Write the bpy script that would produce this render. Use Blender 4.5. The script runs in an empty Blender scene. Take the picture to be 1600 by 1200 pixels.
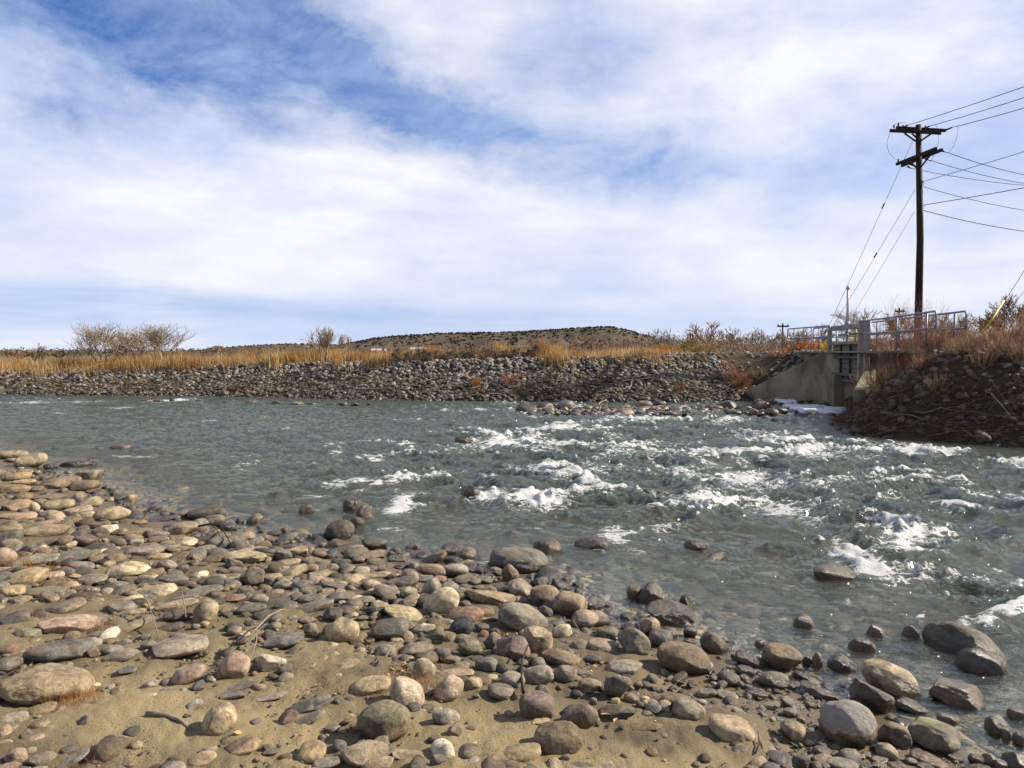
import bpy, bmesh, math, random
import numpy as np
from mathutils import Vector, Matrix

# ------------------------------------------------------------------ camera
SC = bpy.context.scene
COL = SC.collection
CAMZ = 2.1
FPX = 1164.0                      # focal length in pixels of the 1600 px wide photograph
PITCH = math.atan(48 / FPX)
cam = bpy.data.cameras.new('camera')
cam.lens = 36 * FPX / 1600
cam.sensor_width = 36
cam.clip_start = 0.05
cam.clip_end = 12000
camo = bpy.data.objects.new('camera', cam)
camo.location = (0, 0, CAMZ)
camo.rotation_euler = (math.radians(90) - PITCH, 0, 0)
COL.objects.link(camo)
SC.camera = camo

# ------------------------------------------------------------------ sky, sun, exposure
SUN_AZ = math.radians(80)         # to the right of the view direction
SUN_EL = math.radians(34)
W = bpy.data.worlds.new('World')
SC.world = W
W.use_nodes = True
SC.view_settings.view_transform = 'Standard'
SC.view_settings.look = 'None'
SC.view_settings.exposure = 1.20
SC.view_settings.gamma = 1.0
SC.view_settings.use_curve_mapping = False
sun = bpy.data.lights.new('sun', 'SUN')
sun.energy = 5.0
sun.angle = math.radians(0.6)
sun.color = (1.0, 0.90, 0.74)
suno = bpy.data.objects.new('sun', sun)
sd = Vector((math.sin(SUN_AZ) * math.cos(SUN_EL), math.cos(SUN_AZ) * math.cos(SUN_EL), math.sin(SUN_EL)))
suno.rotation_euler = sd.to_track_quat('Z', 'Y').to_euler()
suno.location = (20, 10, 20)
COL.objects.link(suno)


class NT:
    """tiny helper around a node tree"""
    def __init__(self, tree):
        self.t = tree
        self.n = tree.nodes
        self.l = tree.links

    def node(self, typ, **kw):
        n = self.n.new(typ)
        for k, v in kw.items():
            setattr(n, k, v)
        return n

    def put(self, sock, v):
        if isinstance(v, bpy.types.NodeSocket):
            self.l.new(v, sock)
        elif v is not None:
            sock.default_value = v

    def math(self, op, a, b=None, c=None, clamp=False):
        n = self.node('ShaderNodeMath', operation=op, use_clamp=clamp)
        self.put(n.inputs[0], a)
        if b is not None:
            self.put(n.inputs[1], b)
        if c is not None:
            self.put(n.inputs[2], c)
        return n.outputs[0]

    def vmath(self, op, a, b=None):
        n = self.node('ShaderNodeVectorMath', operation=op)
        self.put(n.inputs[0], a)
        if b is not None:
            self.put(n.inputs[1], b)
        return n.outputs[0]

    def mapr(self, v, a, b, c=0.0, d=1.0, smooth=False):
        n = self.node('ShaderNodeMapRange')
        if smooth:
            n.interpolation_type = 'SMOOTHSTEP'
        self.put(n.inputs[0], v)
        for i, x in enumerate((a, b, c, d)):
            self.put(n.inputs[i + 1], x)
        return n.outputs[0]

    def mix(self, f, a, b, mode='MIX'):
        n = self.node('ShaderNodeMix', data_type='RGBA', blend_type=mode)
        self.put(n.inputs[0], f)
        self.put(n.inputs[6], a)
        self.put(n.inputs[7], b)
        return n.outputs[2]

    def noise(self, vec, scale, detail=4, rough=0.5, dist=0.0, out=0):
        n = self.node('ShaderNodeTexNoise')
        self.put(n.inputs['Vector'], vec)
        n.inputs['Scale'].default_value = scale
        n.inputs['Detail'].default_value = detail
        n.inputs['Roughness'].default_value = rough
        n.inputs['Distortion'].default_value = dist
        return n.outputs[out]

    def vor(self, vec, scale, feature='F1', out=0, rnd=1.0):
        n = self.node('ShaderNodeTexVoronoi', feature=feature)
        self.put(n.inputs['Vector'], vec)
        n.inputs['Scale'].default_value = scale
        n.inputs['Randomness'].default_value = rnd
        return n.outputs[out]

    def scalev(self, vec, s, loc=(0, 0, 0), rot=(0, 0, 0)):
        n = self.node('ShaderNodeMapping')
        self.put(n.inputs[0], vec)
        n.inputs[1].default_value = loc
        n.inputs[2].default_value = rot
        n.inputs[3].default_value = s
        return n.outputs[0]

    def bump(self, h, dist, strength=1.0, normal=None):
        n = self.node('ShaderNodeBump')
        n.inputs['Strength'].default_value = strength
        n.inputs['Distance'].default_value = dist
        self.put(n.inputs['Height'], h)
        if normal is not None:
            self.put(n.inputs['Normal'], normal)
        return n.outputs[0]


def c4(c):
    return (c[0], c[1], c[2], 1.0)


def build_world():
    t = NT(W.node_tree)
    t.n.clear()
    out = t.node('ShaderNodeOutputWorld')
    bg = t.node('ShaderNodeBackground')
    bg.inputs[1].default_value = 0.051
    t.l.new(bg.outputs[0], out.inputs[0])
    sky = t.node('ShaderNodeTexSky', sky_type='NISHITA')
    sky.sun_disc = False
    sky.sun_elevation = SUN_EL
    sky.sun_rotation = SUN_AZ
    sky.air_density = 1.2
    sky.dust_density = 0.6
    sky.ozone_density = 3.0
    tc = t.node('ShaderNodeTexCoord')
    d = tc.outputs['Generated']
    sep = t.node('ShaderNodeSeparateXYZ')
    t.l.new(d, sep.inputs[0])
    az = t.math('ARCTAN2', sep.outputs[0], sep.outputs[1])
    el = t.math('ARCSINE', sep.outputs[2])
    comb = t.node('ShaderNodeCombineXYZ')
    t.l.new(az, comb.inputs[0])
    t.l.new(el, comb.inputs[1])
    uv = comb.outputs[0]
    # the clouds' own plane, for the perspective of the small structure
    zc = t.math('MAXIMUM', sep.outputs[2], 0.0)
    zc = t.math('ADD', zc, 0.09)
    cp = t.node('ShaderNodeCombineXYZ')
    t.put(cp.inputs[0], t.math('DIVIDE', sep.outputs[0], zc))
    t.put(cp.inputs[1], t.math('DIVIDE', sep.outputs[1], zc))
    # puffy and even near the zenith, drawn out towards the horizon
    pl = t.scalev(d, (3.6, 3.6, 6.6))
    warp = t.noise(pl, 1.0, 6, 0.62, 0.0, 1)
    w2 = t.vmath('SUBTRACT', warp, (0.5, 0.5, 0.5))
    ws = t.node('ShaderNodeVectorMath', operation='MULTIPLY')
    t.put(ws.inputs[0], w2)
    ws.inputs[1].default_value = (0.26, 0.20, 0.0)
    wsc = t.node('ShaderNodeVectorMath', operation='SCALE')
    t.l.new(ws.outputs[0], wsc.inputs[0])
    t.put(wsc.inputs[3], t.mapr(el, 0.02, 0.28, 0.12, 1.0))
    uvw = t.vmath('ADD', uv, wsc.outputs[0])

    def lobe(px, py, w, h, rot):
        a = math.atan((px - 800) / FPX)
        e = math.atan((552 - py) / FPX * math.cos(a))
        m = t.node('ShaderNodeMapping', vector_type='TEXTURE')
        t.l.new(uvw, m.inputs[0])
        m.inputs[1].default_value = (a, e, 0)
        m.inputs[2].default_value = (0, 0, math.radians(rot))
        m.inputs[3].default_value = (w / FPX, h / FPX, 1)
        g = t.node('ShaderNodeTexGradient', gradient_type='QUADRATIC_SPHERE')
        t.l.new(m.outputs[0], g.inputs[0])
        return g.outputs[1]

    n1 = t.noise(pl, 0.8, 7, 0.60, 0.2)
    n2 = t.noise(pl, 2.6, 7, 0.62, 0.2)
    cover = t.mapr(n1, 0.36, 0.62, 0.70, 1.0)
    n2a = t.math('MULTIPLY', t.mapr(n2, 0.3, 0.7, -0.12, 0.12), t.mapr(el, 0.05, 0.30, 0.25, 1.0))
    cover = t.math('ADD', cover, n2a)
    # gaps in the cloud sheet: centre, half sizes (photo pixels), tilt, depth
    gaps = [(60, 20, 420, 130, -8, 2.1), (190, 60, 380, 85, -14, 1.9), (400, 0, 360, 130, -20, 1.2), (500, 75, 300, 95, -28, 1.55),
            (620, 130, 260, 85, -24, 1.25), (330, 80, 330, 120, -12, .65), (60, 130, 420, 90, -3, .65), (710, 178, 200, 55, -12, .7),
            (900, 80, 210, 140, -20, .95), (840, 200, 320, 130, -12, 1.1), (1110, 205, 280, 70, 12, .75),
            (1090, 280, 480, 75, -4, .95), (980, 240, 260, 70, -10, .5), (1440, 240, 220, 80, 5, .6), (1300, 275, 260, 50, -5, .5),
            (230, 140, 460, 80, -6, .5), (700, 235, 380, 70, -10, .35), (1120, 45, 190, 60, 0, .4),
            (100, 474, 640, 46, 0, .8), (560, 490, 760, 36, -1, .85), (300, 524, 1100, 26, 0, .7), (780, 520, 640, 28, 0, .8),
            (930, 460, 260, 18, 2, .6), (1250, 500, 400, 36, 0, .5), (1540, 412, 180, 14, 3, .4)]
    tot = None
    for px, py, w, h, r, s in gaps:
        g = lobe(px, py, w * 1.25, h * 1.25, r)
        tot = t.math('MULTIPLY', g, s) if tot is None else t.math('MULTIPLY_ADD', g, s, tot)
    tot = t.math('MULTIPLY', tot, t.mapr(t.noise(t.vmath('ADD', pl, (4.0, 2.0, 7.0)), 1.5, 8, 0.62, 0.3), 0.33, 0.67, 1.35, 0.62))
    cover = t.math('SUBTRACT', cover, tot)
    thick = [(1180, 130, 260, 110, 20, .35), (330, 290, 600, 130, 0, .35), (760, 330, 500, 130, 0, .3), (860, 30, 200, 70, 0, .15), (1500, 60, 250, 130, 0, .25)]
    for px, py, w, h, r, s in thick:
        cover = t.math('MULTIPLY_ADD', lobe(px, py, w, h, r), s, cover)
    # above the frame the sheet goes on breaking up into open blue
    cover = t.math('SUBTRACT', cover, t.mapr(el, 0.46, 0.85, 0.0, 1.35, True))
    cover = t.mapr(cover, -0.95, 0.92, 0.0, 1.0)
    n3 = t.noise(t.scalev(pl, (0.8, 0.8, 1.2)), 0.8, 6, 0.58, 0.1)
    n4 = t.noise(t.vmath('ADD', pl, (9.0, 5.0, 1.0)), 2.2, 7, 0.62, 0.2)
    sh = t.math('ADD', t.mapr(n3, 0.38, 0.60), t.math('MULTIPLY', t.mapr(n4, 0.3, 0.7, -0.3, 0.3), t.mapr(el, 0.05, 0.28, 0.3, 1.0)), clamp=True)
    ccol = t.mix(sh, c4((5.0, 5.8, 8.0)), c4((8.2, 8.3, 8.8)))
    # the low sheet towards the horizon is warmer and brighter
    low = t.mapr(el, 0.0, 0.30, 1.0, 0.0, True)
    ccol = t.mix(t.math('MULTIPLY', low, 0.45), ccol, c4((7.9, 8.0, 8.5)))
    # stretched layer near the horizon
    hz = t.noise(t.scalev(uv, (3.0, 34.0, 1.0)), 1.6, 5, 0.55, 0.3)
    hzm = t.math('MULTIPLY', t.mapr(el, 0.015, 0.11, 1.0, 0.0, True), t.mapr(hz, 0.42, 0.66))
    ccol = t.mix(t.math('MULTIPLY', hzm, 0.5), ccol, c4((5.0, 5.9, 8.0)))
    skyc = t.mix(1.0, sky.outputs[0], c4((0.34, 0.60, 1.08)), 'MULTIPLY')
    skyc = t.mix(t.mapr(el, 0.0, 0.22, 0.85, 0.0), skyc, c4((4.3, 5.6, 8.6)))
    bnd = t.math('MAXIMUM', lobe(60, 474, 760, 56, 0), t.math('MULTIPLY', lobe(640, 492, 700, 34, -2), .8))
    bnd = t.math('MULTIPLY', t.mapr(bnd, 0.05, 0.45), t.mapr(hz, 0.36, 0.58, .35, 1.0))
    ccol = t.mix(t.math('MULTIPLY', bnd, .8), ccol, c4((4.6, 5.5, 7.7)))
    veil = t.mapr(t.noise(t.vmath('ADD', pl, (5.0, 3.0, 8.0)), 1.5, 9, 0.66, 0.5), 0.36, 0.70, 0.03, 0.62)
    skyc = t.mix(veil, skyc, c4((5.6, 6.6, 8.6)))
    col = t.mix(t.math('MINIMUM', cover, 1.0), skyc, ccol)
    t.l.new(col, bg.inputs[0])


build_world()


# ------------------------------------------------------------------ pixel rays and noise
def ray(px, py):
    x = (px - 800) / FPX
    y = (600 - py) / FPX
    cp, sp = math.cos(PITCH), math.sin(PITCH)
    return np.array([x, cp + y * sp, -sp + y * cp])


def P(px, py, D):
    """world point seen at a pixel of the photograph at depth D along +Y"""
    r = ray(px, py)
    r = r / r[1] * D
    return np.array([r[0], r[1], r[2] + CAMZ])


def on_z(px, py, z=0.0):
    r = ray(px, py)
    k = (z - CAMZ) / r[2]
    return np.array([r[0] * k, r[1] * k, z])


def hash2(ix, iy, seed):
    h = (ix.astype(np.int64) * 374761393 + iy.astype(np.int64) * 668265263 + seed * 974634777) & 0x7fffffff
    h = ((h ^ (h >> 13)) * 1274126177) & 0x7fffffff
    return ((h ^ (h >> 16)) & 0xffffff) / float(0xffffff)


def perlin2(x, y, seed=0):
    x = np.asarray(x, float)
    y = np.asarray(y, float)
    xi = np.floor(x)
    yi = np.floor(y)
    xf = x - xi
    yf = y - yi
    u = xf * xf * xf * (xf * (xf * 6 - 15) + 10)
    v = yf * yf * yf * (yf * (yf * 6 - 15) + 10)

    def g(dx, dy):
        a = hash2(xi + dx, yi + dy, seed) * (2 * math.pi)
        return np.cos(a) * (xf - dx) + np.sin(a) * (yf - dy)
    a = g(0, 0) * (1 - u) + g(1, 0) * u
    b = g(0, 1) * (1 - u) + g(1, 1) * u
    return (a * (1 - v) + b * v) * 1.5


def fbm2(x, y, oct=4, seed=0, gain=0.5):
    s = 0
    a = 1.0
    for i in range(oct):
        s = s + a * perlin2(x, y, seed + i * 17)
        x = x * 2.03 + 5.1
        y = y * 2.03 - 3.7
        a *= gain
    return s


def sstep(a, b, x):
    t = np.clip((x - a) / (b - a), 0, 1)
    return t * t * (3 - 2 * t)


# ------------------------------------------------------------------ shorelines and terrain height
NEAR = np.array([(-60, 50), (-24, 26.5), (-16.5, 20.0)] +
                [tuple(on_z(px, py)[:2]) for px, py in ((-60, 700), (60, 728), (150, 765), (230, 800), (330, 822), (420, 842), (520, 868), (640, 878),
                 (740, 890), (860, 905), (905, 950), (960, 975), (1010, 990), (1090, 1010), (1160, 1035), (1230, 1065), (1290, 1095), (1400, 1140), (1500, 1185), (1600, 1230))]
                + [(3.6, 2.6), (5.5, 0.2), (9, -6), (20, -40)], float)
FAR = np.array([(-90, 47), (-45, 40.5)] +
               [tuple(on_z(px, py)[:2]) for px, py in ((0, 617), (300, 618), (430, 620), (550, 624), (700, 626), (900, 628), (1060, 628), (1150, 626))]
               + [(11.3, 33.5), (13.35, 31.4), (12.95, 27.6), (11.35, 25.3)] +
               [tuple(on_z(px, py)[:2]) for px, py in ((1322, 652), (1300, 664), (1335, 680), (1450, 689), (1600, 699))]
               + [(14.5, 14.6), (24, 8), (60, -20)], float)


def pdist(pts, x, y):
    best = np.full(x.shape, 1e9)
    for (ax, ay), (bx, by) in zip(pts[:-1], pts[1:]):
        dx, dy = bx - ax, by - ay
        t = np.clip(((x - ax) * dx + (y - ay) * dy) / (dx * dx + dy * dy), 0, 1)
        best = np.minimum(best, (x - ax - t * dx) ** 2 + (y - ay - t * dy) ** 2)
    return np.sqrt(best)


def inside(poly, x, y):
    c = np.zeros(x.shape, bool)
    n = len(poly)
    for i in range(n):
        x1, y1 = poly[i]
        x2, y2 = poly[(i + 1) % n]
        if y1 == y2:
            continue
        m = ((y1 > y) != (y2 > y)) & (x < (x2 - x1) * (y - y1) / (y2 - y1) + x1)
        c ^= m
    return c


NEARPOLY = np.vstack([NEAR, [(20, -300), (-300, -300), (-300, 50)]])
FARPOLY = np.vstack([FAR, [(400, -20), (400, 9000), (-9000, 9000), (-9000, 47)]])


def s_near(x, y):
    d = pdist(NEAR, x, y)
    return np.where(inside(NEARPOLY, x, y), d, -d)


def s_far(x, y):
    d = pdist(FAR, x, y)
    return np.where(inside(FARPOLY, x, y), d, -d)


def terrain(x, y, detail=True):
    x = np.asarray(x, float)
    y = np.asarray(y, float)
    sn = s_near(x, y)
    sf = s_far(x, y)
    nz = perlin2(x * 0.9, y * 0.9, 3)
    sn2 = sn + 0.25 * nz * sstep(2, 0, np.abs(sn)) * 0.7
    hn = np.where(sn2 > 0, 0.42 * (1 - np.exp(-sn2 * 0.26)), np.maximum(sn2 * 0.085, -0.65))
    if detail:
        amp = sstep(-0.6, 0.8, sn)
        hn = hn + amp * (0.030 * perlin2(x * 1.3, y * 1.3, 8) + 0.018 * fbm2(x * 4.5, y * 4.5, 3, 21) * sstep(0.1, 0.9, sn)
                         + 0.012 * np.abs(perlin2(x * 13, y * 13, 31)) * sstep(0.2, 1.2, sn))
    crest = np.interp(x, [-60, -26, -14, -7, 2, 9, 12, 30], [1.0, 1.08, 1.44, 1.62, 1.83, 2.05, 2.12, 2.15])
    run = np.full(x.shape, 3.2)
    g = np.exp(-(((x - 12.6) / 2.2) ** 2 + ((y - 28.8) / 4.0) ** 2))
    run = run * (1 - g) + 0.8 * g
    g2_ = np.exp(-(((x - 10.0) / 1.3) ** 2 + ((y - 23.0) / 1.3) ** 2))
    run = run + 1.5 * g2_
    rb = sstep(24.5, 22.5, y) * sstep(5, 8, x)
    run = run * (1 - rb) + (2.5 + 2.0 * g2_) * rb
    k = np.clip(sf / run, 0, 1)
    prof = (k * 0.92 + 0.08 * sstep(0, 1, k))
    hf = crest * prof
    if detail:
        hf = hf + 0.05 * fbm2(x * 0.9, y * 0.9, 3, 55) * sstep(0, 0.8, sf) * (1 - 0.6 * g)
    # behind the crest the flood plain falls a little, then runs level to the horizon
    hf = np.where(sf > run, hf - sstep(0, 60, sf - run) * (crest - 0.85) * 0.8, hf)
    hf = np.where(sf < 0, np.maximum(sf * 0.35, -0.65), hf)
    h = np.where(sf > -3.0, np.maximum(hn, hf), hn)
    h = np.where(sf > 0, hf, h)
    # gravel bar in front of the headgate
    for (bx, by, rx, ry, hh) in BARS:
        h = np.maximum(h, -0.4 + (hh + 0.4) * np.exp(-(((x - bx) / rx) ** 2 + ((y - by) / ry) ** 2)))
    return h


BARS = []
for px, py, w, hh in ((900, 640, 60, .02), (980, 641, 70, .04), (1060, 640, 60, .03), (1130, 640, 50, .04), (1190, 640, 50, .10), (1230, 634, 60, .13), (1280, 637, 60, .07), (1310, 640, 40, .06)):
    q = on_z(px, py)
    BARS.append((q[0], q[1], w / FPX * q[1], 1.3, hh))


def ground_at(px, py, lift=0.0):
    """where a pixel's ray meets the terrain"""
    r = ray(px, py)
    lo, hi = None, None
    ts = np.concatenate([np.linspace(1.5, 60, 1200)])
    X, Y, Z = r[0] * ts, r[1] * ts, CAMZ + r[2] * ts
    h = np.maximum(terrain(X, Y, False), 0.0 if lift is None else -9) + (lift or 0)
    idx = np.where(Z < h)[0]
    i = idx[0] if len(idx) else len(ts) - 1
    i0 = max(i - 1, 0)
    t0, t1 = ts[i0], ts[i]
    for _ in range(14):
        tm = (t0 + t1) / 2
        hm = terrain(np.array([r[0] * tm]), np.array([r[1] * tm]), False)[0]
        if lift is None:
            hm = max(hm, 0.0)
        if CAMZ + r[2] * tm < hm + (lift or 0):
            t1 = tm
        else:
            t0 = tm
    return np.array([r[0] * t1, r[1] * t1, CAMZ + r[2] * t1])


# ------------------------------------------------------------------ mesh helpers
def mesh_np(name, V, F, mat, attrs=None, smooth=True):
    me = bpy.data.meshes.new(name)
    V = np.asarray(V, np.float32)
    F = np.asarray(F, np.int32)
    k = F.shape[1]
    me.vertices.add(len(V))
    me.vertices.foreach_set('co', V.ravel())
    me.loops.add(F.size)
    me.loops.foreach_set('vertex_index', F.ravel())
    me.polygons.add(len(F))
    me.polygons.foreach_set('loop_start', np.arange(0, F.size, k, dtype=np.int32))
    me.polygons.foreach_set('loop_total', np.full(len(F), k, np.int32))
    me.polygons.foreach_set('use_smooth', np.full(len(F), smooth, bool))
    me.update(calc_edges=True)
    for an, (typ, arr) in (attrs or {}).items():
        a = me.attributes.new(an, typ, 'POINT')
        if typ == 'FLOAT':
            a.data.foreach_set('value', np.asarray(arr, np.float32).ravel())
        else:
            arr = np.asarray(arr, np.float32)
            if arr.shape[1] == 3:
                arr = np.hstack([arr, np.ones((len(arr), 1), np.float32)])
            a.data.foreach_set('color', arr.ravel())
    if mat is not None:
        me.materials.append(mat)
    me.validate()
    return me


def link(name, me, parent=None, label=None, cat=None, group=None, kind=None, loc=None):
    o = bpy.data.objects.new(name, me)
    COL.objects.link(o)
    if parent is not None:
        o.parent = parent
    if loc is not None:
        o.location = loc
    if label:
        o['label'] = label
    if cat:
        o['category'] = cat
    if group:
        o['group'] = group
    if kind:
        o['kind'] = kind
    return o


def centred(name, V, F, mat, base, attrs=None, smooth=True, **kw):
    """object whose origin is at base, vertices given in world space"""
    V = np.asarray(V, float) - np.asarray(base, float)
    return link(name, mesh_np(name, V, F, mat, attrs, smooth), loc=tuple(base), **kw)


_ico = {}


def ico(s):
    if s not in _ico:
        bm = bmesh.new()
        bmesh.ops.create_icosphere(bm, subdivisions=s, radius=1)
        V = np.array([v.co[:] for v in bm.verts])
        F = np.array([[v.index for v in f.verts] for f in bm.faces], np.int32)
        bm.free()
        _ico[s] = (V, F)
    return _ico[s]


def noise3(p, seed):
    """cheap smooth 3D noise from three 2D slices"""
    o = seed * 3.17
    return (perlin2(p[:, 0] + o, p[:, 1] + p[:, 2] * 0.37, seed) + perlin2(p[:, 1] - o, p[:, 2] + p[:, 0] * 0.31, seed + 5)
            + perlin2(p[:, 2] + 7.7, p[:, 0] - p[:, 1] * 0.41 + o, seed + 9)) / 2.2


def stone_shape(s, seed, shape='r'):
    """unit stone: water worn, or with broken facets"""
    V, F = ico(s)
    rng = np.random.RandomState(seed)
    n = V.copy()
    e = {'r': 0.88, 'a': 0.74, 's': 0.95}[shape]
    v = np.sign(n) * np.abs(n) ** e
    v = v * (1 + (0.16 if shape == 'r' else 0.2) * noise3(n * 1.1 + rng.rand(3) * 9, seed)[:, None])
    cuts = {'r': rng.randint(3, 7), 'a': 11, 's': 2}[shape]
    for _ in range(cuts):
        d = rng.normal(size=3)
        d /= np.linalg.norm(d)
        lim = rng.uniform(0.70, 0.95) if shape != 'a' else rng.uniform(0.62, 0.88)
        t = v @ d
        over = np.maximum(t - lim, 0)
        k = 0.82 if shape == 'r' else 0.6 if shape == 's' else 0.95
        v -= (over * k)[:, None] * d[None, :]
    if s >= 3:
        v += n * (0.028 if shape != 'a' else 0.05) * noise3(n * 3.3, seed + 3)[:, None]
    if s >= 4:
        v += n * (0.010 if shape != 'a' else 0.022) * noise3(n * 9, seed + 4)[:, None]
    hi, lo = v.max(axis=0), v.min(axis=0)
    v = (v - (hi + lo) / 2) / ((hi - lo) / 2)
    return v, F


def tubes(segs, sides=3):
    """segs: list of (p0, p1, r0, r1) -> vertices and quads as triangles of open prisms"""
    S = np.array([np.concatenate([a, b, [r0, r1]]) for a, b, r0, r1 in segs], float)
    return tubes_np(S, sides)


def tubes_np(S, sides=3):
    p0, p1, r0, r1 = S[:, :3], S[:, 3:6], S[:, 6], S[:, 7]
    d = p1 - p0
    L = np.linalg.norm(d, axis=1, keepdims=True)
    d = d / np.maximum(L, 1e-6)
    ref = np.where(np.abs(d[:, 2:3]) < 0.9, np.array([[0, 0, 1.0]]), np.array([[1.0, 0, 0]]))
    a = np.cross(d, ref)
    a /= np.maximum(np.linalg.norm(a, axis=1, keepdims=True), 1e-6)
    b = np.cross(d, a)
    V = []
    for k in range(sides):
        t = 2 * math.pi * k / sides
        o = a * math.cos(t) + b * math.sin(t)
        V.append(p0 + o * r0[:, None])
        V.append(p1 + o * r1[:, None])
    V = np.stack(V, 1)
    n = len(S)
    F = []
    base = np.arange(n) * (2 * sides)
    for k in range(sides):
        j = (k + 1) % sides
        F.append(np.stack([base + 2 * k, base + 2 * j, base + 2 * j + 1, base + 2 * k + 1], 1))
    F = np.concatenate(F)
    return V.reshape(-1, 3), F


def box_mesh(name, c, s, mat, rot=0.0, bevel=0.01, parent=None, **kw):
    """bevelled box, centre c, full size s, turned about z"""
    bm = bmesh.new()
    bmesh.ops.create_cube(bm, size=1)
    for v in bm.verts:
        v.co.x *= s[0]
        v.co.y *= s[1]
        v.co.z *= s[2]
    if bevel:
        bmesh.ops.bevel(bm, geom=list(bm.edges), offset=min(bevel, min(s) * 0.3), segments=1, affect='EDGES')
    me = bpy.data.meshes.new(name)
    bm.to_mesh(me)
    bm.free()
    me.materials.append(mat)
    o = link(name, me, parent, **kw)
    o.location = c if parent is None else Vector(c) - parent.location
    o.rotation_euler = (0, 0, rot)
    return o


def bar_mesh(name, a, b, w, h, mat, parent, bevel=0.01):
    """square beam from a to b"""
    a, b = Vector(a), Vector(b)
    bm = bmesh.new()
    bmesh.ops.create_cube(bm, size=1)
    L = (b - a).length
    for v in bm.verts:
        v.co.x *= L
        v.co.y *= w
        v.co.z *= h
    if bevel:
        bmesh.ops.bevel(bm, geom=list(bm.edges), offset=min(bevel, w * .3, h * .3), segments=1, affect='EDGES')
    me = bpy.data.meshes.new(name)
    bm.to_mesh(me)
    bm.free()
    me.materials.append(mat)
    o = link(name, me, parent)
    o.location = (a + b) / 2 - (parent.location if parent else Vector((0, 0, 0)))
    o.rotation_euler = (b - a).to_track_quat('X', 'Z').to_euler()
    return o


def tube_obj(name, pts, r, mat, parent, sides=8, r1=None, **kw):
    """swept round tube through pts (world), as one mesh"""
    pts = [np.array(p, float) for p in pts]
    n = len(pts)
    V, F = [], []
    prev = None
    for i, p in enumerate(pts):
        d = pts[min(i + 1, n - 1)] - pts[max(i - 1, 0)]
        d /= max(np.linalg.norm(d), 1e-9)
        if prev is None:
            ref = np.array([0, 0, 1.0]) if abs(d[2]) < .9 else np.array([1.0, 0, 0])
            a = np.cross(d, ref)
        else:
            a = prev - d * (prev @ d)
        a /= max(np.linalg.norm(a), 1e-9)
        prev = a
        b = np.cross(d, a)
        rr = r if r1 is None else r + (r1 - r) * i / (n - 1)
        for k in range(sides):
            t = 2 * math.pi * k / sides
            V.append(p + (a * math.cos(t) + b * math.sin(t)) * rr)
    for i in range(n - 1):
        for k in range(sides):
            j = (k + 1) % sides
            F.append((i * sides + k, i * sides + j, (i + 1) * sides + j, (i + 1) * sides + k))
    me = bpy.data.meshes.new(name)
    base = np.array(parent.location) if parent else (pts[0] if 'loc' not in kw else np.array(kw['loc']))
    V = [tuple(v - base) for v in V]
    me.from_pydata(V, [], F + [tuple(range(sides))[::-1], tuple(range((n - 1) * sides, n * sides))])
    for p_ in me.polygons:
        p_.use_smooth = len(p_.vertices) == 4
    me.materials.append(mat)
    kw.pop('loc', None)
    o = link(name, me, parent, **kw)
    if parent is None:
        o.location = tuple(base)
    return o


def empty(name, loc, label, cat, group=None):
    o = bpy.data.objects.new(name, None)
    COL.objects.link(o)
    o.location = tuple(loc)
    o.empty_display_size = 0.2
    o['label'] = label
    o['category'] = cat
    if group:
        o['group'] = group
    return o


# ------------------------------------------------------------------ materials
def new_mat(name):
    m = bpy.data.materials.new(name)
    m.use_nodes = True
    t = NT(m.node_tree)
    t.n.clear()
    out = t.node('ShaderNodeOutputMaterial')
    return m, t, out


KALB = 0.75                       # one reflectance scale for every surface


def principled(t, base, rough=0.8, spec=0.3, normal=None, metal=0.0, ior=None):
    b = t.node('ShaderNodeBsdfPrincipled')
    if isinstance(base, tuple):
        base = c4([x * KALB for x in base[:3]])
    else:
        sc_ = t.node('ShaderNodeVectorMath', operation='SCALE')
        t.l.new(base, sc_.inputs[0])
        sc_.inputs[3].default_value = KALB
        base = sc_.outputs[0]
    t.put(b.inputs['Base Color'], base)
    t.put(b.inputs['Roughness'], rough)
    t.put(b.inputs['Specular IOR Level'], spec)
    t.put(b.inputs['Metallic'], metal)
    if ior:
        b.inputs['IOR'].default_value = ior
    if normal is not None:
        t.put(b.inputs['Normal'], normal)
    return b.outputs[0]


def pos(t):
    return t.node('ShaderNodeNewGeometry').outputs['Position']


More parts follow.
